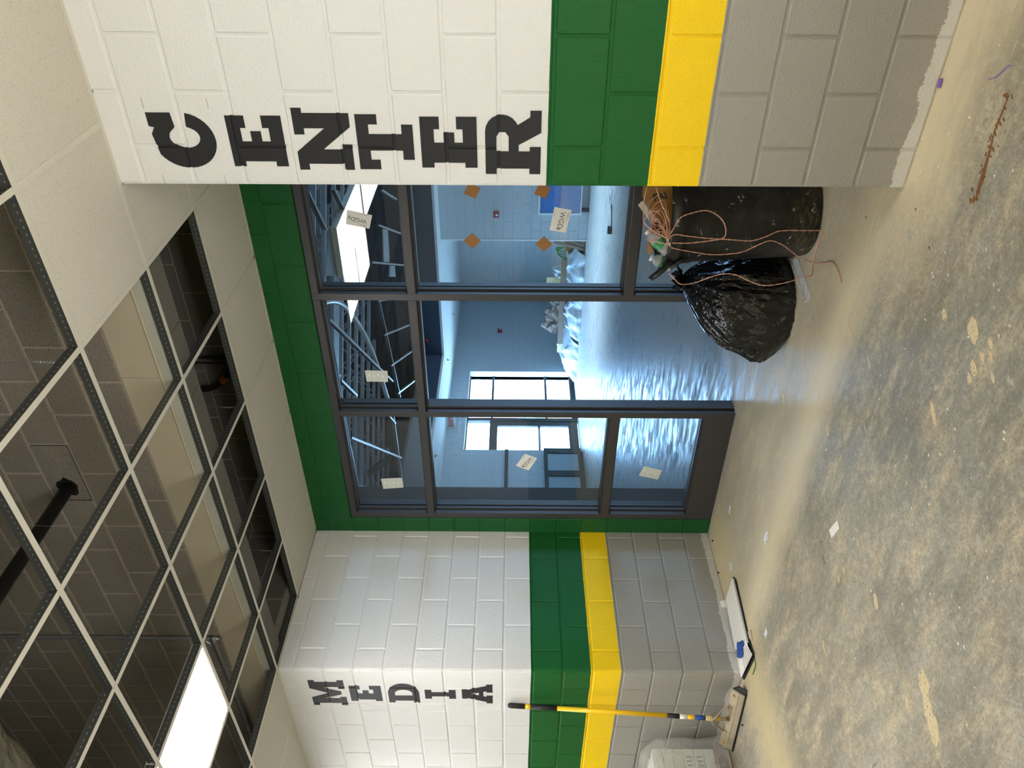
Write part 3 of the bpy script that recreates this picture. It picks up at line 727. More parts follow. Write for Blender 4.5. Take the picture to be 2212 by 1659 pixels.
def letter(ch, x0, x1, z0, z1, vj, label, grp):
    loops = [[Vector((x0+(x1-x0)*u, 0, z0+(z1-z0)*v)) for u, v in lp] for lp in GL[ch]]
    flat = [p for lp in loops for p in lp]
    tris = geometry.tessellate_polygon(loops)
    bm = bmesh.new(); vs = [bm.verts.new(p) for p in flat]
    for t in tris:
        try: bm.faces.new([vs[i] for i in t])
        except ValueError: pass
    # press the paint skin into the block joints
    cuts = []
    for i in range(7, 16):
        for d in (-.0062, -.0045, .0045, .0062): cuts.append(((0, 0, i*C+d), (0, 0, 1)))
    for xj in vj:
        for d in (-.0062, -.0045, .0045, .0062): cuts.append(((xj+d, 0, 0), (1, 0, 0)))
    for co, no in cuts:
        bmesh.ops.bisect_plane(bm, geom=bm.verts[:]+bm.edges[:]+bm.faces[:], plane_co=co, plane_no=no, dist=1e-6)
    for v in bm.verts:
        x, z = v.co.x, v.co.z; k = round(z/C); i = int(z//C)
        dpt = -.0012
        if abs(z-k*C) < .0052: dpt = MJ-.0010
        else:
            for xj in vj:
                par = vj[xj]
                if abs(x-xj) < .0052 and (par == 2 or i % 2 == par): dpt = MJ-.0010
        v.co.y = YF+dpt-.0006
    for f in bm.faces:
        f.normal_update()
        if f.normal.y > 0: f.normal_flip()
    me = bpy.data.meshes.new('painted_letter'); bm.to_mesh(me); bm.free(); me.materials.append(M['letter'])
    o = bpy.data.objects.new('painted_letter', me); COL.objects.link(o)
    cx = (x0+x1)/2; me.transform(Matrix.Translation((-cx, -YF, -z0))); o.location = (cx, YF, z0)
    s = o.modifiers.new('skin', 'SOLIDIFY'); s.thickness = .0006; s.offset = -1
    tag(o, label, 'letter', grp)
vjR = {-.86: 1, -1.066: 0}
RL = [('C', -1.152, -.936, 2.722, 2.968), ('E', -1.145, -.946, 2.456, 2.67), ('N', -1.158, -.916, 2.196, 2.413), ('T', -1.155, -.939, 1.956, 2.174), ('E', -1.147, -.947, 1.71, 1.928), ('R', -1.172, -.923, 1.462, 1.678)]
nm = ['black painted letter C at the top of the word on the right wall', 'black painted letter E just below the C on the right wall', 'black painted letter N on the right wall', 'black painted letter T on the right wall', 'black painted letter E between T and R on the right wall', 'black painted letter R, lowest on the right wall above the green band']
for (c, a, b, z0, z1), l in zip(RL, nm): letter(c, a, b, z0, z1, vjR, l, 'black letters stacked down the right wall')
vjL = {-4.87: 1, -5.071: 2}
LL = [('M', -5.094, -4.78, 2.725, 2.968), ('E', -5.037, -4.846, 2.474, 2.695), ('D', -5.053, -4.814, 2.211, 2.429), ('I', -5.001, -4.89, 1.957, 2.172), ('A', -5.056, -4.82, 1.70, 1.914)]
nm = ['black painted letter M at the top of the word on the left wall', 'black painted letter E on the left wall, under the M', 'black painted letter D on the left wall', 'black painted letter I on the left wall', 'black painted letter A, lowest on the left wall']
for (c, a, b, z0, z1), l in zip(LL, nm): letter(c, a, b, z0, z1, vjL, l, 'black letters stacked down the left wall')
# pencil guide lines left by the sign painter
mb = MB()
for x, z in ((-1.20, 2.968), (-1.20, 2.722), (-.90, 2.722), (-.90, 2.968)): mb.box(x-.02, x+.02, YF-.0008, YF+.001, z, z+.0012)
mb.build('pencil_line', 'ink', wr)

# ------------------------------------------------------------------ rubbish bin with its load
LR, LD = Vector((math.cos(YAW), -math.sin(YAW), 0)), Vector((math.sin(YAW), math.cos(YAW), 0))
def LDp(lat, d, z): p = LR*lat+LD*d; p.z = z; return p
BC = LDp(.925, 4.09, 0); RZ = .775
bn = root('rubbish_bin', BC, 'black scuffed plastic rubbish bin, overflowing, standing half behind the right wall', 'bin')
mb = MB(); mb.lathe([(0, .0), (.205, .0), (.222, .006), (.228, .03), (.262, .62), (.268, .625), (.272, .70), (.286, .705), (.291, .735), (.291, .765), (.286, RZ), (.274, RZ), (.27, .765), (.262, .70), (.25, .60), (.216, .03), (0, .02)], (BC.x, BC.y), 56)
mb.build('bin_body', 'can', bn, True)
# side grips: thick loops that flare up off the rim
def grip(side):
    a = LDp(.925+side*.262, 4.02, .735); t = LDp(.925+side*.352, 4.03, .835); b = LDp(.925+side*.262, 4.16, .735)
    mb = MB(); mb.tube(catmull([a, LDp(.925+side*.31, 3.99, .775), LDp(.925+side*.348, 4.0, .82), LDp(.925+side*.352, 4.09, .83), LDp(.925+side*.31, 4.17, .775), b], 6), [.016]*31, 10)
    mb.obox(LDp(.925+side*.25, 4.09, .655), LDp(.925+side*.30, 4.09, .735), LD, .02, .17)
    mb.build('grip', 'black', bn, True)
grip(-1)
def obox_thing(name, m, c, sx, sy, sz, rot, label, cat, group=None):
    mb = MB(); mb.box(-sx/2, sx/2, -sy/2, sy/2, -sz/2, sz/2)
    o = mb.build(name, m); o.location = c; o.rotation_euler = rot; return tag(o, label, cat, group)
cb = root('cardboard_box', LDp(1.00, 4.05, .77), 'brown cardboard box stuffed in the top of the bin', 'box')
q = [LDp(.80, 3.88, .70), LDp(1.14, 3.88, .70), LDp(1.14, 3.93, .90), LDp(.97, 3.94, .905), LDp(.80, 3.92, .80)]
mb = MB(); mb.prism(q, LD*.004); mb.build('box_side', 'card', cb)
q = [LDp(.80, 3.89, .70), LDp(.80, 3.93, .79), LDp(.79, 4.10, .79), LDp(.79, 4.10, .70)]
mb = MB(); mb.prism(q, LR*.004); mb.build('box_side', 'card', cb)
q = [LDp(.86, 3.975, .82), LDp(.96, 3.98, .895), LDp(.97, 4.12, .895), LDp(.87, 4.12, .82)]
mb = MB(); mb.prism(q, (0, 0, .004)); mb.build('box_flap', 'cardlight', cb)
me = text_mesh('FALCO', .05, .0003, .0008); me.materials.append(M['inkdark']); o = link('printed_letters', me, None, cb)
c = dep(1444, 421, 3.905); X = (-Vector((0, 0, 1))*.97+LR*(.24)).normalized(); Z = -LD; Y_ = Z.cross(X)
o.matrix_world = Matrix(((X.x, Y_.x, Z.x, c.x), (X.y, Y_.y, Z.y, c.y), (X.z, Y_.z, Z.z, c.z), (0, 0, 0, 1)))
def bottle(a, b, r, m, label, capm='signwhite'):
    a, b = Vector(a), Vector(b); L = (b-a).length; rt = root('plastic_bottle', a, label, 'bottle', 'drinks bottles in the bin')
    rt.rotation_mode = 'QUATERNION'; rt.rotation_quaternion = (b-a).to_track_quat('Z', 'Y')
    def part(name, prof, mm):
        mb = MB(); mb.lathe(prof, (0, 0), 20); o = bpy.data.objects.new(name, mb.mesh(name, [mm], True)); COL.objects.link(o); o.parent = rt
    part('bottle_body', [(0, 0), (r*.8, 0), (r, .01), (r, L*.2), (r*.93, L*.23), (r, L*.26), (r, L*.6), (r*.8, L*.75), (r*.4, L*.86), (r*.4, L*.93)], m)
    part('bottle_label', [(r*1.01, L*.3), (r*1.01, L*.55)], 'petgreen')
    part('bottle_cap', [(r*.46, L*.90), (r*.5, L*.905), (r*.5, L*.99), (r*.46, L), (0, L)], capm)
bottle(dep(1446, 545, 4.02), dep(1396, 498, 4.0), .036, 'pet', 'clear green-labelled bottle lying towards the left of the bin, cap up')
bottle(dep(1452, 575, 4.10), dep(1404, 556, 4.1), .036, 'pet', 'clear bottle behind the bin grip, its cap pointing up')
rt = root('crumpled_wrapper', dep(1440, 520, 4.05), 'crumpled clear wrapping among the bottles in the bin', 'wrapper')
mb = MB(); cc = dep(1438, 515, 4.1)
for i in range(11):
    for j in range(11):
        a, b = i/10*2-1, j/10*2-1; mb.v.append(tuple(cc+LR*a*.12+LD*b*.1+Vector((0, 0, .05*noise.noise((a*3, b*3, 1))-.02*(a*a+b*b)))))
for i in range(10):
    for j in range(10): mb.face([i*11+j, i*11+j+1, (i+1)*11+j+1, (i+1)*11+j])
mb.build('film_sheet', 'film', rt)
mb = MB(); q = [dep(1399, 520, 4.12), dep(1410, 508, 4.12), dep(1412, 545, 4.12), dep(1398, 548, 4.15)]; mb.prism(q, LD*.01)
tag(mb.build('card_scrap', 'card'), 'small torn scrap of brown card above the bottle in the bin', 'scrap')
# packing that fills the mouth of the bin
mb = MB(); 
for i in range(15):
    for j in range(15):
        a, b = i/7-1, j/7-1; r = max(abs(a), abs(b)); q = math.hypot(a, b) or 1; s = r/q*.255
        p = BC+LR*a*s+LD*b*s; p.z = .66+.05*noise.noise((a*3, b*3, 7)); mb.v.append(tuple(p))
for i in range(14):
    for j in range(14): mb.face([i*15+j, i*15+j+1, (i+1)*15+j+1, (i+1)*15+j])
tag(mb.build('packing_paper', 'cardlight'), 'crumpled tan packing filling the mouth of the bin', 'packing')

def canfront(x, y, gap=.008):
    lat = (829.5-y)/F*3.95; z = H-(x-1113)/F*3.95
    r = .228+(.291-.228)*max(0, min(1, z/.77)); q = r*r-(lat-.925)**2
    d = 4.09-(math.sqrt(q) if q > 0 else 0)-gap
    return dep(x, y, d)
def twisted(pts, label, sub=7, r=.0019, nm='copper_wire', m='copper'):
    P = catmull(pts, sub); mb = MB(); Ls = 0; A_, B_ = [], []
    for i, p in enumerate(P):
        if i: Ls += (P[i]-P[i-1]).length
        d = (P[min(i+1, len(P)-1)]-P[max(0, i-1)]).normalized(); u = d.orthogonal().normalized(); v = d.cross(u); a = i*1.15
        o_ = (u*math.cos(a)+v*math.sin(a))*r*.8; A_.append(p+o_); B_.append(p-o_)
    mb.tube(A_, r, 5); mb.tube(B_, r, 5); o = mb.build(nm, m, None, True); tag(o, label, 'wire', 'copper wires trailing from the bin')
cf = canfront
G = lambda x, y: at(x, y, 'Z', .006)
twisted([cf(1440, 520), cf(1457, 507), cf(1485, 510), cf(1530, 515), cf(1565, 517), cf(1595, 519), cf(1625, 520), cf(1655, 511), cf(1685, 499), cf(1735, 498), cf(1776, 498)+Vector((0, 0, .004))], 'copper wire that runs straight down the front of the bin to its foot')
twisted([cf(1448, 505), cf(1456, 492), cf(1470, 470), cf(1500, 459), cf(1526, 455), cf(1548, 464), cf(1563, 480), cf(1568, 500), cf(1562, 514), cf(1535, 520), cf(1490, 525), cf(1452, 525)], 'copper wire making a big loop on the front of the bin')
twisted([cf(1445, 530), cf(1455, 536), cf(1500, 545), cf(1545, 550), cf(1600, 545), cf(1640, 528), cf(1665, 520), cf(1690, 532)-LD*.02, dep(1725, 555, 3.86), dep(1752, 566, 3.93), G(1775, 569), G(1795, 566), G(1808, 578), G(1818, 610)], 'copper wire that swings over the left side of the bin and ends on the floor')
twisted([dep(1444, 590, 4.1), dep(1458, 604, 4.1), dep(1471, 614, 4.12), dep(1500, 611, 4.13), dep(1530, 600, 4.1), dep(1560, 592, 4.02), dep(1590, 594, 4.0), dep(1625, 610, 4.0), dep(1655, 617, 3.98), dep(1700, 610, 3.98), dep(1735, 598, 3.98), G(1753, 594), G(1755, 570), G(1765, 530), G(1777, 502)], 'copper wire draped across the black rubbish bag')
# the tangle on top of the bin
tg = [dep(1380+rs.uniform(8, 66), 400+rs.uniform(40, 135), 3.84+rs.uniform(-.03, .12)) for _ in range(1)]
rt2 = random.Random(11)
for k in range(10):
    n_ = rt2.randint(4, 7); P = [dep(1444+rt2.uniform(-4, 6), 515+rt2.uniform(-20, 22), 3.83+rt2.uniform(0, .06))]
    cx_, cy_, ra = rt2.uniform(1408, 1432), rt2.uniform(450, 505), rt2.uniform(14, 30); a0 = rt2.uniform(0, 6); sg = rt2.choice((-1, 1))
    for i in range(n_):
        a = a0+sg*i*1.15; P.append(dep(cx_+ra*.8*math.cos(a), cy_+ra*1.2*math.sin(a), 3.83+.03*(i % 3)+rt2.uniform(0, .05)))
    mb = MB(); mb.tube(catmull(P, 7), .0019, 5); tag(mb.build('copper_wire', 'copper', None, True), 'thin copper wire looped in the tangle on top of the bin', 'wire', 'tangled copper wires on the bin load')
for pts, l in (([dep(1397, 405, 3.75), dep(1392, 430, 3.78), dep(1390, 460, 3.8), dep(1391, 480, 3.8), dep(1410, 498, 3.81), dep(1440, 515, 3.82)], 'copper wire arching highest over the left of the bin load'),
               ([dep(1417, 405, 3.75), dep(1428, 438, 3.78), dep(1438, 460, 3.8), dep(1446, 480, 3.82)], 'copper wire crossing the face of the cardboard box')):
    mb = MB(); mb.tube(catmull(pts, 7), .0026, 6); tag(mb.build('copper_wire', 'copper', None, True), l, 'wire', 'copper wires trailing from the bin')

# ------------------------------------------------------------------ rubbish bag
bg = root('rubbish_bag', LDp(.5, 4.5, 0), 'full black plastic rubbish bag slumped on the floor against the bin', 'bag')
Lp = [(0, .24), (.02, .215), (.06, .175), (.11, .14), (.16, .135), (.22, .165), (.30, .205), (.36, .25), (.42, .31), (.48, .385), (.53, .47), (.56, .545), (.575, .585), (.585, .60)]
Rp = [(0, .72), (.02, .75), (.06, .78), (.11, .80), (.16, .80), (.22, .80), (.30, .79), (.36, .775), (.42, .75), (.48, .72), (.53, .69), (.56, .66), (.575, .64), (.585, .63)]
def ip(t, z):
    for (a, x), (b, y) in zip(t[:-1], t[1:]):
        if z <= b: return x+(y-x)*(z-a)/(b-a)
    return t[-1][1]
NZ, NA = 110, 240
mb = MB(); ZM = .585
for i in range(NZ+1):
    t = i/NZ; z = ZM*(1-(1-t)**1.15)
    l, r_ = ip(Lp, z), ip(Rp, z); cx, hw = (l+r_)/2, (r_-l)/2
    hd = min(.225, hw*.95+.0); 
    for j in range(NA):
        a = 2*PI*j/NA; ca, sa = math.cos(a), math.sin(a)
        fold = .5+.5*math.sin(a*13+3*noise.noise((ca*2, sa*2, 3)))
        top = max(0, (t-.35)/.65)
        amp = .010+.055*top*(1-top*.35)
        k = 1-amp*fold*1.6
        n1 = noise.noise((ca*3.2+5, sa*3.2, z*6)); n2 = abs(noise.noise((ca*6+z*2, sa*6+2, z*6))); n3 = abs(noise.noise((ca*15+3, sa*15+z*9, z*14)))
        k += .035*n1-.075*n2-.034*n3+.028
        mb.v.append(tuple(LDp(cx+ca*hw*k, 4.47+sa*hd*k+.04*(z-.2), max(.001, z+.012*n1*min(1, z*8)))))
for i in range(NZ):
    for j in range(NA):
        b = (j+1) % NA; mb.face([i*NA+j, i*NA+b, (i+1)*NA+b, (i+1)*NA+j])
mb.face([j for j in range(NA)][::-1]); mb.face([NZ*NA+j for j in range(NA)])
mb.build('bag_body', 'bag', bg, True)
# gathered ears of film above the tie
kc = LDp(.615, 4.49, .575)
for k in range(6):
    a = k/6*2*PI; d = Vector((math.cos(a), math.sin(a), .5)).normalized(); s = d.cross(Vector((0, 0, 1))).normalized(); L = (.075, .05, .085, .06, .05, .07)[k]
    mb = MB(); n_ = 8
    for i in range(n_+1):
        for j in range(7):
            u, v = i/n_, j/6*2-1
            p = kc+d*u*L+s*v*(.012+.05*u)+Vector((0, 0, .016*math.sin(v*9+k)+.02*u*(1-u)*4*noise.noise((u*3+k, v*3, k)))); mb.v.append(tuple(p))
    for i in range(n_):
        for j in range(6): mb.face([i*7+j, i*7+j+1, (i+1)*7+j+1, (i+1)*7+j])
    mb.build('bag_ear', 'bag', bg, True)
# clear film strip on the floor
q = [G(1708, 560), G(1722, 556), G(1750, 640), G(1740, 652)]
mb = MB(); mb.prism([Vector((p.x, p.y, .001)) for p in q], (0, 0, .003)); mb.obox(Vector((q[0].x, q[0].y, .008)), Vector((q[3].x, q[3].y, .006)), (0, 0, 1), .012, .01)
tag(mb.build('film_strip', 'film'), 'clear plastic strip on the floor under the black bag', 'plastic strip')

# ------------------------------------------------------------------ floor scraper leaning on the left wall
pt, pb = at(1097, 1523.5, 'Y', YF-.022), at(1557, 1553, 'Y', 2.775)
sc = root('floor_scraper', (pb.x, pb.y, 0), 'yellow poled floor scraper with a wide dusty blade, leaning on the left wall', 'floor scraper')
def onpole(x):                                   # point of the pole axis seen at photo column x
    best = min(range(401), key=lambda k: abs(px_x(pt.lerp(pb, k/400))-x)); return pt.lerp(pb, best/400)
def px_x(p):
    q = p-EYE; return 1106-F*q.dot(U3)/q.dot(fw)
segs = [(1097, 1134, 'grip', .0185), (1134, 1146, 'yellow', .0155), (1146, 1203, 'grip', .0175), (1203, 1441, 'yellow', .0158), (1441, 1468, 'letter', .0162), (1468, 1485, 'paper', .0163), (1485, 1501, 'yellow', .0158), (1501, 1524, 'bluerag', .0162), (1524, 1556, 'yellowdusty', .0165)]
nms = ['end_cap', 'pole_section', 'foam_grip', 'pole', 'decal', 'barcode_label', 'pole_section', 'decal', 'pole_foot']
for (a, b, m, r), n_ in zip(segs, nms):
    A, B = onpole(a), onpole(b); mb = MB()
    if n_ == 'end_cap': mb.tube([A, A.lerp(B, .06), A.lerp(B, .15), B], [.008, .0155, r, r], 18)
    else: mb.tube([A, B], r, 18)
    mb.build(n_, m, sc, True)
B = onpole(1556); e1, e2 = at(1613, 1505, 'Z', 0), at(1584, 1622, 'Z', 0)
bd = (e2-e1).normalized(); bnrm = Vector((-bd.y, bd.x, 0))
if bnrm.y < 0: bnrm = -bnrm
mb = MB(); mb.tube([B, B.lerp((e1+e2)/2+bnrm*.04+Vector((0, 0, .07)), 1)], .012, 12); mb.build('socket', 'dustmetal', sc, True)
q = [e1+bnrm*.02+Vector((0, 0, .042)), e2+bnrm*.02+Vector((0, 0, .042)), e2+bnrm*.055+Vector((0, 0, .082)), e1+bnrm*.055+Vector((0, 0, .082))]
mb = MB(); mb.prism(q, (0, 0, .005)); mb.build('blade_plate', 'dustmetal', sc)
q = [e1+Vector((0, 0, .004)), e2+Vector((0, 0, .004)), e2+bnrm*.02+Vector((0, 0, .042)), e1+bnrm*.02+Vector((0, 0, .042))]
mb = MB(); mb.prism(q, bnrm*.006); mb.build('blade_holder', 'dustmetal', sc)
mb = MB(); mb.obox(e1-bd*.02+Vector((0, 0, .006)), e2+Vector((0, 0, .006)), (0, 0, 1), .012, .012)
q = [e1-bd*.05+Vector((0, 0, .004)), e1-bd*.0+Vector((0, 0, .004)), e1+bnrm*.06+Vector((0, 0, .075)), e1-bd*.035+bnrm*.05+Vector((0, 0, .04))]; mb.prism(q, bnrm*.008)
mb.build('rubber_blade', 'black', sc)
for k in range(5):
    c = e1.lerp(e2, .07+.215*k)+bnrm*.038+Vector((0, 0, .070)); mb = MB(); mb.lathe([(0, .0), (.009, 0), (.011, .004), (.011, .008), (.004, .012), (0, .012)], (c.x, c.y), 10)
    mb.v = [(a, b, z+c.z-.004) for a, b, z in mb.v]; mb.build('bolt', 'rust', sc, True)
bc = onpole(1537)
for x, y in ((1581, 1524), (1571, 1583)):
    k = .27 if y < 1550 else .74; e = e1.lerp(e2, k)+bnrm*.048+Vector((0, 0, .08))
    mb = MB(); mb.tube(catmull([bc+bnrm*.0-Vector((0, .016, 0)), bc.lerp(e, .22)-Vector((0, .02, 0))+bd*(-.02 if k < .5 else .02), bc.lerp(e, .6)+bd*(-.012 if k < .5 else .012), e], 6), .0055, 8); mb.build('brace', 'dustmetal', sc, True)
mb = MB(); A = onpole(1532); mb.tube([A, onpole(1542)], .0205, 16); mb.build('clamp', 'dustmetal', sc, True)

# ------------------------------------------------------------------ things on the floor by the alcove
def flat(name, pts, z, th, m, label, cat):
    P = [at(x, y, 'Z', z) for x, y in pts]; mb = MB(); mb.prism([Vector((p.x, p.y, z)) for p in P], (0, 0, -th)); o = mb.build(name, m); return tag(o, label, cat)
flat('white_board', [(1581.5, 1249), (1567, 1297), (1588, 1404), (1613, 1388)], .022, .02, 'paper', 'long white board lying on the floor along the alcove wall', 'board')
ps = root('printed_sheets', at(1603, 1425, 'Z', .012), 'white sheets printed with grey lines at the near end of the white board', 'paper')
for k in range(3):
    z = .027+.0015*k; o_ = k*2.0
    P = [at(x, y, 'Z', z) for x, y in ((1591+o_, 1420-o_), (1611+o_*.5, 1388), (1625-o_, 1414), (1601, 1465-o_))]
    mb = MB(); mb.prism([Vector((p.x, p.y, z)) for p in P], (0, 0, -.0008)); mb.build('sheet', 'paper', ps)
a, b, c, d = [at(x, y, 'Z', .0305) for x, y in ((1612, 1390), (1624, 1414), (1602, 1462), (1596, 1424))]
for k in range(6):
    t = .1+.11*k; p, q = a.lerp(d, t), b.lerp(c, t); mb = MB(); mb.obox(Vector((p.x, p.y, .0308)), Vector((q.x, q.y, .0308)), (0, 0, 1), .006, .0006); mb.build('printed_line', 'ink', ps)
flat('black_board', [(1583, 1246), (1588, 1252), (1617, 1380), (1628, 1422), (1606, 1468), (1600, 1462), (1590, 1404), (1570, 1300)], .010, .009, 'gasket', 'dark sheet edge showing under the white board', 'board')
mb = MB()
for k in range(34):
    t = k/33; p = at(1600+4*math.sin(k*2.1), 1390+28*t, 'Z', .035); s = .011+.009*abs(math.sin(k*1.7))
    mb.obox(p+Vector((0, 0, -.004)), p+Vector((.018*math.cos(k), .018*math.sin(k), .006)), (0, 0, 1), s, s*.8)
tag(mb.build('blue_rag', 'bluerag', None, True), 'small crumpled blue rag on the white board', 'rag')
mb = MB(); mb.tube(catmull([G(1622, 1398), G(1627, 1415), G(1632, 1435), G(1629, 1448), G(1626, 1457)], 6), .003, 6); tag(mb.build('green_wire', 'greenwire', None, True), 'short green wire on the floor beside the printed sheets', 'wire')
flat('paper_scrap', [(1574, 1217), (1582, 1213), (1583, 1230), (1576, 1236)], .003, .002, 'labelback', 'small pale square scrap near the alcove corner', 'scrap')
flat('paper_scrap', [(1791, 1145), (1808, 1124), (1813, 1141), (1796, 1163)], .003, .002, 'paper', 'square paper scrap lying on the floor joint in the middle', 'scrap')
flat('paper_scrap', [(1611, 1367), (1621, 1360), (1625, 1384), (1618, 1380)], .006, .003, 'cardlight', 'torn paper corner beside the white board', 'scrap')
P = [at(x, y, 'Z', .03) for x, y in ((1556, 1300), (1566, 1297), (1570, 1311), (1559, 1313))]
mb = MB(); mb.prism([Vector((p.x, p.y, .002)) for p in P], (0, 0, .04)); tag(mb.build('small_carton', 'paper'), 'tiny white carton against the left alcove wall', 'carton')
def crumple(name, x, y, s, m, label, cat):
    c = at(x, y, 'Z', 0); mb = MB(); n_ = 9
    for i in range(n_):
        for j in range(n_):
            a, b = i/(n_-1)*2-1, j/(n_-1)*2-1; mb.v.append((c.x+a*s, c.y+b*s*.5, .004+.5*s*abs(noise.noise((a*2.2+x, b*2.2, y)))*(1.2-max(abs(a), abs(b)))))
    for i in range(n_-1):
        for j in range(n_-1): mb.face([i*n_+j, i*n_+j+1, (i+1)*n_+j+1, (i+1)*n_+j])
    o = mb.build(name, m); q = o.modifiers.new('t', 'SOLIDIFY'); q.thickness = .001; return tag(o, label, cat)
crumple('film_scrap', 1656, 1160, .05, 'film', 'crumpled clear film on the floor joint near the alcove jamb', 'film scrap')
crumple('film_scrap', 1656, 1368, .035, 'film', 'small clear film scrap on the floor beside the white board', 'film scrap')
crumple('film_scrap', 1578, 1100, .04, 'film', 'clear film scrap just in front of the left sidelight', 'film scrap')
for x, y, l in ((1540, 1168, 'by the alcove corner'), (1553, 1237, 'along the left alcove wall'), (1605, 1566, 'in front of the scraper')):
    c = at(x, y, 'Z', 0); mb = MB(); mb.lathe([(0, 0), (.007, 0), (.008, .005), (.004, .010), (0, .010)], (c.x, c.y), 8); o = mb.build('dark_pebble', 'gasket', None, True); tag(o, 'dark little pebble on the floor '+l, 'pebble')
c = at(2035, 180, 'Z', 0); mb = MB(); mb.obox(c+Vector((-.016, 0, .007)), c+Vector((.016, .004, .007)), (0, 0, 1), .013, .012); tag(mb.build('chalk_stub', 'purple', bevel=.003), 'purple chalk stub at the foot of the right wall', 'chalk')

# ------------------------------------------------------------------ wrapped cartons on a pallet
pl = root('timber_pallet', (-5.95, 2.36, 0), 'weathered wooden pallet under the wrapped cartons at the left edge', 'pallet')
PX0, PX1, PY0, PY1 = -6.52, -5.41, 1.9, 2.82
for k in range(3):
    y = PY0+.04+k*(PY1-PY0-.08)/2; mb = MB(); mb.box(PX0, PX1, y-.04, y+.04, .016, .092); mb.build('bearer', 'wood', pl)
for k in range(7):
    x = PX0+.05+k*(PX1-PX0-.1)/6; mb = MB(); mb.box(x-.045, x+.045, PY0, PY1, .092, .108); mb.build('deck_board', 'wood', pl)
    if k % 3 == 0: mb = MB(); mb.box(x-.045, x+.045, PY0, PY1, 0, .016); mb.build('deck_board', 'wood', pl)
for k in range(6):
    z0 = .109+.074*k
    for j in range(2):
        y0 = PY0+.02+j*.445; mb = MB(); mb.box(PX0+.06, PX1-.03-.004*(k % 2), y0, y0+.435, z0, z0+.072)
        o = mb.build('flat_carton', 'labelback', None, bevel=.004)
        tag(o, ['lowest', 'second', 'third', 'fourth', 'fifth', 'topmost'][k]+' flat white carton on the pallet, '+('nearer the camera' if j == 0 else 'nearer the left wall'), 'carton', 'flat cartons wrapped on the pallet')
        if k in (1, 2):
            for q in range(4):
                mb = MB(); mb.box(PX1-.030, PX1-.0285, y0+.28+.03*q, y0+.29+.03*q, z0+.015, z0+.055); mb.build('printed_mark', 'ink', o)
mb = MB(); n_ = 26
def ring_(z, g):
    return [(PX0+.04-g, PY0-g, z), (PX1-.015+g, PY0-g, z), (PX1-.015+g, PY1+g, z), (PX0+.04-g, PY1+g, z)]
rows = []
for i in range(13):
    t = i/12; z = .02+t*.60; row = []
    R_ = ring_(z, .030+.03*math.exp(-t*6))
    for s in range(4):
        a, b = Vector(R_[s]), Vector(R_[(s+1) % 4])
        for k in range(n_):
            p = a.lerp(b, k/n_); o_ = .016*noise.noise((p.x*7, p.y*7, z*4+1)); nn = Vector((p.x-(PX0+PX1)/2, p.y-(PY0+PY1)/2, 0)).normalized()
            zz = z+(.09*max(0, t-.75)*4*noise.noise((p.x*3, p.y*3, 0))*1.0 if t > .75 else 0)
            pull = -.25*max(0, t-.86)/.14*.4
            row.append(tuple(p+nn*(o_+pull)+Vector((0, 0, zz-z))))
    rows.append(row)
for r_ in rows: mb.v += r_
w_ = 4*n_
for i in range(12):
    for j in range(w_): mb.face([i*w_+j, i*w_+(j+1) % w_, (i+1)*w_+(j+1) % w_, (i+1)*w_+j])
mb.face([12*w_+j for j in range(w_)])
tag(mb.build('stretch_film', 'filmthin', None, True), 'loose clear stretch film wrapped around the cartons and pallet', 'plastic film')

# ------------------------------------------------------------------ above the hall ceiling
mb = MB(); mb.tube([(-2.94, -1.4, 3.962), (-2.94, YF+.1, 3.962)], .034, 20); tag(mb.build('sprinkler_pipe', 'blackpipe', None, True), 'black pipe above the ceiling grid that enters a hole in the block wall', 'pipe')
mb = MB(); mb.tube([(-2.93, 4.09, ZT-.05), (-2.93, 4.09, 3.20)], .026, 16); tag(mb.build('drop_pipe', 'blackpipe', None, True), 'black upright pipe above the alcove ceiling', 'pipe')
cn = root('flexible_conduit', (-3.2, 4.08, 3.4), 'ribbed dark flexible conduit curving down above the alcove', 'conduit')
P = catmull([at(410, 838, 'Y', 4.08), at(432, 840, 'Y', 4.08), at(455, 838, 'Y', 4.08), at(475, 828, 'Y', 4.08), at(492, 808, 'Y', 4.08), at(500, 780, 'Y', 4.08)], 8)
mb = MB(); mb.tube(P, [.020+.003*(i % 2) for i in range(len(P))], 12); mb.build('conduit_tube', 'blackpipe', cn, True)
k = int(len(P)*.64); mb = MB(); mb.tube(P[k:k+5], .0245, 14); mb.build('orange_tag', 'orange', cn, True)
def hanger(a, b, turns=7, label='thin twisted wire'):
    a, b = Vector(a), Vector(b); mb = MB(); mb.tube([a, b], .0013, 5)
    d = (a-b).normalized(); u = d.orthogonal().normalized(); v = d.cross(u); n_ = turns*8
    mb.tube([b+d*(.10*i/n_)+(u*math.cos(i*.8)+v*math.sin(i*.8))*.004 for i in range(n_)], .0012, 4)
    tag(mb.build('hanger_wire', 'conduit'), label, 'wire', 'wires that hold the ceiling grid')
for p, tp, l in ((at(118, 782, 'Z', CZ+.04), (-1.7, 2.45, ZT-.05), 'hanger wire that meets the grid beside the large ceiling tile'),
                 (at(392, 1150, 'Z', CZ+.04), (-2.9, 2.7, ZT-.05), 'hanger wire with a twist over the middle of the grid'),
                 (at(510, 880, 'Z', CZ+.04), (-2.95, 3.7, ZT-.05), 'bent hanger wire above the alcove ceiling'),
                 (at(592, 1190, 'Z', CZ+.04), (-4.2, 3.7, ZT-.05), 'hanger wire near the far left corner of the alcove ceiling')):
    hanger(tp, p, 7, l)
mb = MB(); P = [at(0, 1377, 'Y', YF-.02), at(185, 1378, 'Y', YF-.02)]
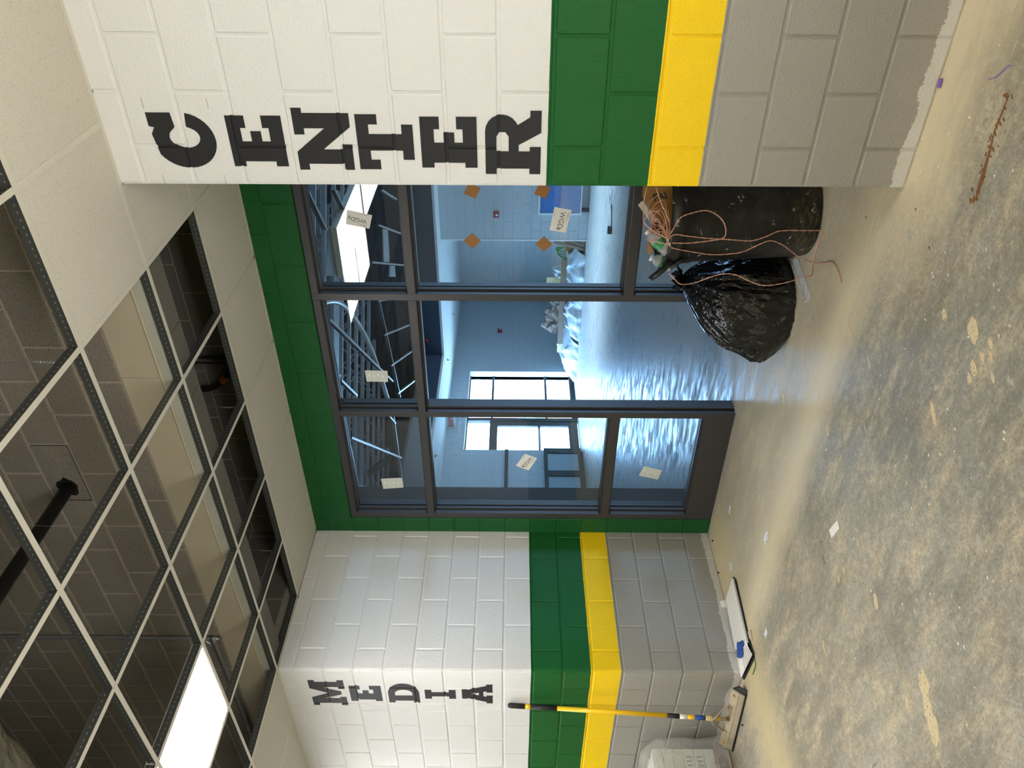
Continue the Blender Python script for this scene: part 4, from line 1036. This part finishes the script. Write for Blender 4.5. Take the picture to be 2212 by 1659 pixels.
P = [Vector((P[0].x, YF-.016, ZT-.06)), Vector((P[1].x, YF-.016, 3.62)), Vector((P[1].x-.01, YF-.02, 3.56)), Vector((P[1].x-.06, YF-.03, 3.50)), Vector((P[1].x-.14, YF-.04, 3.475)), Vector((-6.6, YF-.04, 3.47))]
mb.tube(catmull(P, 6), .0125, 12); tag(mb.build('bent_conduit', 'conduit', None, True), 'grey metal conduit bending along the block wall above the ceiling', 'conduit')
# wrapped duct at the left end
mb = MB(); NA_ = 40; NL_ = 150
for i in range(NL_):
    x = -8.5+i*(8/(NL_-1))
    for j in range(NA_):
        a = 2*PI*j/NA_; r = .25+.03*noise.noise((math.cos(a)*2, math.sin(a)*2, x*4))+.014*noise.noise((math.cos(a)*6, math.sin(a)*6, x*12))
        mb.v.append((x, 1.82+r*math.cos(a), 4.32+r*math.sin(a)))
for i in range(NL_-1):
    for j in range(NA_): b = (j+1) % NA_; mb.face([i*NA_+j, i*NA_+b, (i+1)*NA_+b, (i+1)*NA_+j])
mb.face([(NL_-1)*NA_+j for j in range(NA_)]); mb.face([j for j in range(NA_)][::-1])
tag(mb.build('wrapped_duct', 'foil', None, True), 'duct in crinkled insulation wrap above the grid, bottom left corner', 'duct')

# ------------------------------------------------------------------ the big room behind the storefront
RC = 3.20
RX = -12.0
SOF_Y, SOF_X, TRAY_Y = 14.46, -10.18, 11.36
wf = root('wall_room_window', (RX, 15, 0), kind='structure')
OY0, OY1, OZ = 13.22, 16.30, 2.745
mb = MB(); mb.box(RX-.29, RX-MJ, 4.35, OY0-MJ, 0, 5.2); mb.box(RX-.29, RX-MJ, OY1+MJ, 20.2, 0, 5.2); mb.box(RX-.29, RX-MJ, OY0-MJ, OY1+MJ, OZ+MJ, 5.2); mb.build('mortar', 'roomgrey', wf)
courseY(wf, RX, .1, 11.2, 19.9, range(16), lambda i: js(13.22 if i % 2 else 13.4232), 'roomgrey', RC+.04, skip=lambda a, b, z0, z1: b > OY0+.01 and a < OY1-.01 and z0 < OZ-.05)
mb = MB(); mb.box(RX-.1, RX, 4.35, 11.2, 0, RC+.04); mb.build('wall_face', 'roomgrey', wf)
mb = MB(); mb.box(RX-.29, RX, OY0-.2, OY0, 0, OZ); mb.box(RX-.29, RX, OY1, OY1+.15, 0, OZ); mb.box(RX-.29, RX+.001, OY0, OY1, OZ, OZ+.06); mb.build('reveal', 'roomgrey', wf)
w2 = root('wall_room_rear', (-9.8, 19.9, 0), kind='structure')
mb = MB(); mb.box(-12.2, -7.4, 19.9+MJ, 20.1, 0, 5.2); mb.build('mortar', 'roomgrey', w2)
courseX(w2, 19.9, .1, -11.99, -7.63, range(16), lambda i: js(-9.0 if i % 2 else -9.2), 'roomgrey', RC+.04)
w1 = root('wall_room_right', (-5, 15.2, 0), kind='structure')
mb = MB(); mb.box(-7.62+MJ, 5, 15.2+MJ, 15.4, 0, 5.2); mb.box(-7.62+MJ, -7.42, 15.4, 20, 0, 5.2); mb.build('mortar', 'roomgrey', w1)
AX0, AX1, AZ0, AZ1 = -6.96, -5.9, .17, 1.08
courseX(w1, 15.2, .1, -7.62, -4.9, range(16), lambda i: js(-6.98 if i % 2 else -7.18), 'roomgrey', RC+.04)
mb = MB(); mb.box(-4.9, 5, 15.2, 15.3, 0, RC); mb.build('wall_face', 'roomgrey', w1)
mb = MB(); mb.box(-7.628, -7.60, 15.193, 15.22, 0, RC); mb.build('corner_glint', 'paper', w1)  # white strip painted as window light caught on the wall corner
mb = MB(); mb.box(-12.2, XL-.2, 4.35, 4.5, 0, 5.2); mb.box(XR+.2, 5.2, 4.35, 4.5, 0, 5.2); mb.box(XL-.2, XR+.2, 4.35, 4.5, RC+.12, 5.2); tag(mb.build('wall_room_front', 'roomgrey'), kind='structure')
mb = MB(); mb.box(XL-.2, FX0, YS+.19, 4.5, 0, RC+.12); mb.box(FX1, XR+.2, YS+.19, 4.5, 0, RC+.12); mb.box(FX0, FX1, YS+.19, 4.34, FZ, RC+.12); tag(mb.build('wall_room_front_return', 'gasket'), kind='structure')  # return coloured near black to carry the shade beside the glass
mb = MB(); mb.box(5, 5.2, 4.35, 12, 0, 5.2); mb.box(5, 5.2, 14.8, 20, 0, 5.2); mb.box(5, 5.2, 12, 14.8, 0, .3); mb.box(5, 5.2, 12, 14.8, 2.7, 5.2); tag(mb.build('wall_room_side', 'roomgrey'), kind='structure')
mb = MB(); mb.box(-12.4, 5.3, 4.2, 20.3, 5.2, 5.3); tag(mb.build('roof_deck', 'deck'), kind='structure')
# lowered ceiling round the raised tray
cr = root('ceiling_room', (-6, 14, RC), kind='structure')
mb = MB(); mb.box(-12, 5, SOF_Y, 20, RC, RC+.05); mb.box(-12, SOF_X, 11.0, SOF_Y, RC, RC+.05); mb.build('soffit', 'gyp', cr)
mb = MB(); mb.box(SOF_X, 5, SOF_Y, SOF_Y+.05, RC+.05, 4.0); mb.box(SOF_X-.05, SOF_X, TRAY_Y, SOF_Y, RC+.05, 4.0); mb.build('fascia', 'fasciashade', cr)  # shade is put into the fascia colour
mb = MB(); mb.box(SOF_X-.05, 5, TRAY_Y, SOF_Y+.05, 4.0, 4.05); mb.build('tray_top', 'fasciashade', cr)
mb = MB(); mb.box(-12, 5, TRAY_Y-.045, TRAY_Y, RC-.01, RC+.06); mb.build('edge_trim', 'paper', cr)
mb = MB(); mb.box(-12, 5, TRAY_Y-.05, TRAY_Y-.045, RC+.06, 5.2); mb.build('bulkhead_face', 'fasciashade', cr)
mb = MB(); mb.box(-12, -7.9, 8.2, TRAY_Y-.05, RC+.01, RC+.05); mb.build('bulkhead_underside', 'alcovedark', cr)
# open grid before the tray, set out on the diagonal, and panel lights in it
def rt_(x, y): return at(x, y, 'Z', RC)
for a, b in (((669.5, 417), (707.5, 497)), ((724.4, 410.5), (745, 452)), ((825.7, 410.5), (858, 431)), ((819, 486.5), (868, 505)), ((804.6, 566.7), (873, 573)), ((713.9, 690.8), (850, 824)), ((817.9, 636), (866, 858)),
             ((817.9, 650), (884, 639.6)), ((831.4, 724), (888, 701)), ((846.5, 790), (892, 758)), ((861, 850), (900, 820)), ((760.6, 945.6), (868, 989)), ((848, 872), (871, 1045)), ((743, 890), (778, 1060)), ((775, 1050), (870, 1066)), ((667, 430), (690, 600)), ((739, 822), (773, 855)), ((837, 893), (856, 915))):
    p, q = rt_(*a), rt_(*b); tee('diagonal_tee', (p.x, p.y), (q.x, q.y), RC, cr)
P = catmull([rt_(*p) for p in ((708, 668), (713, 655), (727, 650), (748, 655), (772, 680), (800, 726), (825, 790), (843, 850), (852, 880))], 8)
mb = MB(); mb.tube([p+Vector((0, 0, .06)) for p in P], .03, 6); mb.build('curved_trim', 'teewhite', cr, True)
led(-3.60-.03, 6.40, 'room_ceiling_light', 'nearer of two bright panel lights seen end to end through the transom glass', 'panel lights in the room beyond', 'ledroom', RC, .545, 1.255)
led(-3.60-.03, 7.68, 'room_ceiling_light', 'farther bright panel light seen through the right transom pane', 'panel lights in the room beyond', 'ledroom', RC, .545, 1.20)
# panels left in the grid
for q, m, nme in ((((712, 498), (720, 500), (733, 596), (703, 596)), 'greypanel', 'grey_tile'), (((716, 405), (732, 412), (758, 470), (734, 530)), 'greypanel', 'grey_tile'), (((828, 494), (838, 496), (842, 566), (830, 566)), 'gyp', 'grey_tile'), (((843, 574), (853, 574), (855, 598), (842, 598)), 'gyp', 'grey_tile')):
    P = [at(x, y, 'Z', RC+.06) for x, y in q]; mb = MB(); mb.prism([Vector((p.x, p.y, RC+.06)) for p in P], (0, 0, .015)); mb.build(nme, m, cr)
# roof joists running across the view, ducts under them
jd = Vector((.7956, .6058, 0)); jn = Vector((-.6058, .7956, 0))
for k in range(22):
    d = 6.2+k*.5; z = 4.0; c = jn*d; a, b = c-jd*9, c+jd*6
    a, b = Vector((a.x, a.y, z)), Vector((b.x, b.y, z))
    def clip(p, q):
        out = []
        for i in range(121):
            t = p.lerp(q, i/120)
            if -11.8 < t.x < 4.8 and 4.85 < t.y < 11.0: out.append(t)
        return (out[0], out[-1]) if len(out) > 3 else None
    ab = clip(a, b)
    if not ab: continue
    a, b = ab; L = (b-a).length; r = root('roof_joist', (a+b)/2, 'grey steel roof joist seen through the transom panes', 'joist', 'roof joists over the room beyond')
    mb = MB(); mb.obox(a, b, (0, 0, 1), .055, .05); mb.build('bottom_chord', 'joist', r)
    mb = MB(); u = Vector((0, 0, .45)); mb.obox(a+u, b+u, (0, 0, 1), .055, .05); mb.build('top_chord', 'joist', r)
    mb = MB(); n_ = max(4, int(L/.45)); 
    for i in range(n_):
        p, q = a.lerp(b, i/n_), a.lerp(b, (i+1)/n_); 
        mb.obox(p+(u if i % 2 else u*0), q+(u*0 if i % 2 else u), jn, .02, .02)
    tag(mb.build('web_bars', 'joist', r), kind='stuff')
for d, z, w_, l in ((7.4, 4.05, .42, 'nearest'), (10.4, 4.15, .35, 'farther')):
    c = jn*d; a, b = clip(Vector((c.x, c.y, z))-jd*9, Vector((c.x, c.y, z))+jd*2)
    mb = MB(); mb.obox(a, b, (0, 0, 1), w_, .3); n_ = int((b-a).length/1.2)
    for i in range(n_): p = a.lerp(b, (i+.5)/n_); mb.obox(p-jd*.02, p+jd*.02, (0, 0, 1), w_+.05, .35)
    tag(mb.build('steel_duct', 'duct'), l+' galvanised duct above the open grid of the room beyond', 'duct')
mb = MB(); mb.tube([at(848, 985, 'Z', RC+.3), at(800, 1020, 'Z', RC+.35)], .05, 12); pb_ = tag(mb.build('sprinkler_branch', 'blackpipe', None, True), 'dark pipe stub with a red tip in the left transom pane', 'pipe')
mb = MB(); p = at(856, 995, 'Z', RC+.28); mb.lathe([(0, -.04), (.05, -.03), (.05, .03), (0, .04)], (p.x, p.y), 12); mb.v = [(a, b, z+p.z) for a, b, z in mb.v]; tag(mb.build('end_cap', 'red', pb_, True))

# exterior window and door of the room
xw = root('window_2', (RX-.22, 14.75, 0), kind='structure')
WX = RX-.22
Zw = lambda x, y: at(x, y, 'X', WX).z
Yw = lambda y, x=1120: at(x, y, 'X', WX).y
def wm(name, y0, y1, z0, z1, m='frame', x0=WX-.05, x1=WX+.05):
    mb = MB(); mb.box(x0, x1, min(y0, y1), max(y0, y1), z0, z1); return mb.build(name, m, xw)
YA, YB, YC, YD = OY0, Yw(912), Yw(906), OY1
zt, z1a, z1b, z2a, z2b, z3 = OZ, Zw(1063.4, 830), Zw(1067.8, 830), Zw(1175.2, 830), Zw(1179.8, 830), Zw(1228.5, 830)
ztg = Zw(1017.6, 830)
wm('side_jamb', Yw(805.5), YD, 0, zt); wm('door_post', YC, YB-.0, 0, zt)
wm('head', YB, Yw(805.5), ztg, zt); wm('head', YA, YC if YC < YB else YB, ztg, zt)
lo, hi = max(YB, YC), Yw(805.5)
for a, b in ((z1b, z1a), (z2b, z2a)): wm('glazing_bar', lo, hi, a, b)
wm('base_panel', lo, hi, 0, z3)
l2, h2 = YA, min(YB, YC)
zt2 = Zw(1057.6, 930); zd = Zw(1066, 930)
wm('door_header', l2, h2, zd, zt2); wm('near_jamb', YA, YA+.06, 0, ztg)
# glazing of fixed lights
for a, b, c, d in ((lo, hi, z3, z2b), (lo, hi, z2a, z1b), (lo, hi, z1a, ztg), (YA+.06, h2, zt2, ztg)):
    mb = MB(); mb.box(WX-.003, WX+.003, a, b, c, d); mb.build('glass_pane', 'glass', xw)
dr = root('door_2', (WX, (l2+h2)/2, 0), kind='structure')
def dm(name, y0, y1, z0, z1, m='frame', x0=WX-.025, x1=WX+.03):
    mb = MB(); mb.box(x0, x1, y0, y1, z0, z1); return mb.build(name, m, dr)
d0, d1 = YA+.065, h2-.005; dg1 = Yw(921.7); zg1, zg2, zg3, zg4 = Zw(1074.6, 930), Zw(1162, 930), Zw(1166.8, 930), Zw(1228, 930)
dm('door_stile', dg1, d1, .01, zd); dm('door_stile', d0, d0+.12, .01, zd)
dm('door_rail', d0+.12, dg1, zg1, zd); dm('door_rail', d0+.12, dg1, zg3, zg2); dm('door_rail', d0+.12, dg1, .01, zg4)
mb = MB(); mb.box(WX-.003, WX+.003, d0+.12, dg1, zg2, zg1); mb.box(WX-.003, WX+.003, d0+.12, dg1, zg4, zg3); mb.build('door_glass', 'glass', dr)
mb = MB(); mb.tube([(WX+.03, dg1-.05, zg2-.03), (WX+.11, dg1-.05, zg2-.03), (WX+.11, d0+.15, zg2-.03), (WX+.03, d0+.15, zg2-.03)], .018, 8); mb.build('push_bar', 'frame', dr, True)
mb = MB(); mb.box(-45, -12.32, -5, 45, -.25, -.12); tag(mb.build('outside_ground', 'asphalt'), kind='structure')
mb = MB(); mb.box(5.25, 40, -5, 30, -.25, -.12); tag(mb.build('outside_ground', 'asphalt'), kind='structure')
# exit sign, alarms, sprinklers
es = root('exit_sign', (-11.78, 14.0, RC), 'white sign with red letters reading EXIT hung from the ceiling by the far window', 'exit sign')
mb = MB(); mb.box(-11.96, -11.62, 13.99, 14.03, 2.975, 3.185); mb.build('sign_box', 'signwhite', es, bevel=.004)
me = text_mesh('EXIT', .15, .002, .004); me.materials.append(M['redletter']); o = link('sign_letters', me, None, es); o.matrix_world = Matrix(((1, 0, 0, -11.79), (0, 0, -1, 13.986), (0, 1, 0, 3.08), (0, 0, 0, 1))); 
mb = MB(); mb.box(-11.82, -11.76, 14.0, 14.02, 3.185, RC); mb.build('sign_mount', 'signwhite', es)
def alarm(c, nrm, label):
    r = root('fire_alarm', c, label, 'fire alarm', 'red fire alarms on the room walls'); n_ = Vector(nrm); s = Vector((-n_.y, n_.x, 0))
    mb = MB(); mb.obox(Vector(c)+n_*.002-s*.065, Vector(c)+n_*.002+s*.065, (0, 0, 1), .075, .12); mb.build('alarm_body', 'red', r, bevel=.008)
    mb = MB(); mb.obox(Vector(c)+n_*.046-s*.02+Vector((0, 0, -.015)), Vector(c)+n_*.046+s*.02+Vector((0, 0, -.015)), (0, 0, 1), .02, .05); mb.build('strobe_lens', 'signwhite', r)
alarm((-6.99, 15.165, 1.978), (0, -1, 0), 'red fire alarm right of the bright corner, seen through the right pane')
alarm((RX+.035, 18.23, 1.993), (1, 0, 0), 'red fire alarm on the far wall beyond the open doorway')
for x, y, l in ((969, 512, 'in the right pane'), (978, 682, 'left of the mullion in the doorway'), (966, 779, 'in the doorway near the far window'), (939, 983, 'at the top of the tall left pane')):
    c = at(x, y, 'Z', RC); mb = MB(); mb.lathe([(0, -.06), (.02, -.055), (.02, -.03), (.05, -.02), (.06, 0)], (c.x, c.y), 14); mb.v = [(a, b, z+RC) for a, b, z in mb.v]
    tag(mb.build('ceiling_sprinkler', 'screw', None, True), 'small bright sprinkler head under the room ceiling, '+l, 'sprinkler', 'sprinkler heads under the room ceiling')
mb = MB(); c = at(921, 736, 'Y', SOF_Y-.02); mb.lathe([(0, -.05), (.05, -.03), (.05, .03), (0, .05)], (c.x, c.y), 12); mb.v = [(a, b, z+c.z) for a, b, z in mb.v]; tag(mb.build('red_beacon', 'red', None, True), 'small red beacon on the dark fascia above the doorway', 'beacon')
# blue film-covered recess panel on the right-hand room wall
bp = root('wrapped_cabinet', (-6.4, 15.15, .17), 'low cabinet front covered in blue film against the room wall, right pane', 'cabinet')
mb = MB(); mb.box(AX0+.03, AX1, 15.10, 15.195, AZ0+.02, AZ1-.03); mb.build('cabinet_body', 'greypanel', bp)
mb = MB(); mb.box(AX0+.05, AX1, 15.092, 15.099, .62, AZ1-.05); mb.build('film_cover', 'bluefilm', bp)
mb = MB(); mb.box(AX0+.05, AX1, 15.092, 15.099, AZ0+.04, .617); mb.build('film_cover', 'bluefilmgrey', bp)
mb = MB(); mb.box(AX0, AX0+.03, 15.08, 15.195, AZ0, AZ1); mb.box(AX0+.03, AX1, 15.08, 15.195, AZ1-.03, AZ1); mb.box(AX0+.03, AX1, 15.08, 15.195, AZ0, AZ0+.02); mb.build('edge_frame', 'signwhite', bp)
mb = MB(); mb.box(AX0+.05, AX0+.12, 15.13, 15.18, 0, AZ0); mb.box(AX1-.12, AX1-.05, 15.13, 15.18, 0, AZ0); mb.build('feet', 'steelframe', bp)
# stack of dark framed panels against the far left wall
fr = root('framed_panels', (RX+.1, 12.3, 0), 'dark metal framed grey panels standing against the room wall, seen in the tall left pane', 'framed panel')
ya, yb, yc, yd, ye = 11.35, 12.25, 12.42, 13.0, 13.16
for nme, a, b, c, d, m in (('top_rail', ya, ye, .80, .88, 'steelframe'), ('bottom_rail', ya, ye, .02, .10, 'steelframe'), ('post', yd, ye, .10, .80, 'steelframe'), ('post', yb, yc, .10, .80, 'steelframe'), ('post', ya, ya+.06, .10, .80, 'steelframe'), ('panel', yc, yd, .10, .80, 'greypanel'), ('panel', ya+.06, yb, .10, .80, 'greypanel')):
    t = .03 if m == 'greypanel' else .06
    mb = MB(); mb.box(RX+.06, RX+.06+t, a, b, c, d); mb.build(nme, m, fr)
mb = MB(); mb.box(RX+.06, RX+.12, ya+.1, ya+.16, 0, .02); mb.box(RX+.06, RX+.12, ye-.16, ye-.1, 0, .02); mb.build('feet', 'steelframe', fr)
mb = MB(); mb.box(RX, RX+.04, 11.2, 13.2, 1.70, 1.78); tag(mb.build('wall_rail', 'steelframe'), 'dark narrow rail along the room wall above the framed panels', 'rail')

# ------------------------------------------------------------------ heap of cartons, planks and film by the far wall
def bxo(name, m, x0, x1, y0, y1, z0, z1, label, cat, group=None, bev=.01):
    mb = MB(); mb.box(x0, x1, y0, y1, z0, z1); return tag(mb.build(name, m, None, bevel=bev), label, cat, group)
gp = 'cartons in the heap in the room beyond'
bxo('carton', 'card', -8.15, -7.75, 15.75, 16.25, 0, .42, 'brown carton at the right end of the heap in the right pane', 'carton', gp)
bxo('carton', 'cardlight', -8.75, -8.2, 15.7, 16.25, 0, .36, 'pale carton second from the right end of the heap', 'carton', gp)
bxo('carton', 'cardlight', -9.45, -8.85, 15.75, 16.3, 0, .34, 'pale carton under the film behind the mullion', 'carton', gp)
bxo('carton', 'brownplank', -10.2, -9.55, 15.8, 16.35, 0, .35, 'dull brown carton in the middle of the heap', 'carton', gp)
bxo('carton', 'greypanel', -10.95, -10.3, 15.85, 16.35, 0, .36, 'grey carton at the left end of the heap, seen through the doorway', 'carton', gp)
bxo('standing_panel', 'pine', -9.36, -9.16, 16.32, 16.36, .0, .80, 'pale upright timber panel standing in the heap by the mullion', 'panel')
mb = MB(); mb.box(-10.7, -8.35, 15.72, 15.80, .37, .50); tag(mb.build('long_plank', 'brownplank', bevel=.004), 'long brown plank lying along the top of the heap', 'plank')
mb = MB(); mb.box(-10.98, -10.72, 15.74, 15.8, .38, .50); tag(mb.build('timber_offcut', 'pine', bevel=.004), 'pale timber offcut at the left end of the long plank', 'plank')
for k in range(3):
    mb = MB(); a = Vector((-7.94+.09*k, 15.40, .01)); b = Vector((-7.90+.08*k, 15.70, .68-.12*k)); mb.obox(a, b, (1, 0, 0), .03, .07); tag(mb.build('leaning_plank', 'brownplank'), ['tallest', 'middle', 'shortest'][k]+' dark plank leaning at the right end of the heap', 'plank', 'planks leaning on the heap')
def sheet(name, m, x0, x1, y0, y1, top, seed, label, cat, amp=.12, nx=26, ny=10):
    mb = MB()
    for i in range(nx):
        for j in range(ny):
            u, v = i/(nx-1), j/(ny-1); x = x0+(x1-x0)*u
            z = top*(math.sin(PI*min(1, v*1.15)/2)**.8)*(.6+.4*math.sin(PI*u)) + amp*noise.noise((u*7+seed, v*4, seed))*v
            y = y0+(y1-y0)*v+.10*noise.noise((u*6, v*3+seed, 2)); mb.v.append((x, y, max(.004, z)))
    for i in range(nx-1):
        for j in range(ny-1): mb.face([i*ny+j, i*ny+j+1, (i+1)*ny+j+1, (i+1)*ny+j])
    o = mb.build(name, m, None, False); q = o.modifiers.new('t', 'SOLIDIFY'); q.thickness = .003; return tag(o, label, cat, 'plastic sheets over the heap')
sheet('plastic_sheet', 'filmdense', -9.3, -8.0, 15.25, 15.7, .34, 1, 'milky plastic sheet spilling off the heap in the right pane', 'plastic sheet')
sheet('plastic_sheet', 'filmdense', -10.35, -9.2, 15.3, 15.75, .36, 4, 'milky plastic sheet hanging off the middle of the heap', 'plastic sheet')
sheet('plastic_sheet', 'filmdense', -11.75, -10.6, 15.5, 16.4, .42, 8, 'milky plastic sheet trailing from the left end of the heap', 'plastic sheet', .2)
sheet('plastic_sheet', 'filmdense', -9.2, -8.6, 15.8, 16.2, .62, 12, 'milky plastic bag standing up on the heap left of the largest sticker', 'plastic sheet', .15)
mb = MB(); n_ = 12
for i in range(n_):
    for j in range(n_):
        a, b = i/(n_-1)*2-1, j/(n_-1)*2-1
        mb.v.append((-10.0+a*.42, 15.9+b*.16, .62+.16*b+.16*noise.noise((a*3, b*3, 5))-.12*a))
for i in range(n_-1):
    for j in range(n_-1): mb.face([i*n_+j, i*n_+j+1, (i+1)*n_+j+1, (i+1)*n_+j])
o = mb.build('torn_cardboard', 'brownplank'); q = o.modifiers.new('t', 'SOLIDIFY'); q.thickness = .012; tag(o, 'crumpled torn brown cardboard on top of the heap, just left of the mullion', 'cardboard')
mb = MB()
for k in range(5): mb.tube(catmull([(-8.35+.05*k, 15.75, .40), (-8.3+.04*k, 15.7, .52+.03*k), (-8.15+.03*k, 15.68, .62), (-8.05, 15.72, .45)], 5), .012, 5)
tag(mb.build('strapping', 'greenwire', None, True), 'loose pale green strapping on the right end of the heap', 'strapping')
# odds and ends on the room floor
c = at(1322, 492, 'Z', 0); mb = MB(); mb.box(c.x-.10, c.x+.02, c.y-.03, c.y+.03, .002, .07); mb.obox(c+Vector((.02, 0, .01)), c+Vector((.35, .12, .02)), (0, 0, 1), .02, .015)
tag(mb.build('dark_bracket', 'steelframe', bevel=.004), 'dark bracket lying on the room floor in the right pane', 'bracket')
crumple('film_scrap', 1320, 430, .16, 'filmdense', 'scrap of crumpled film on the room floor at the right edge of the glass', 'film scrap')
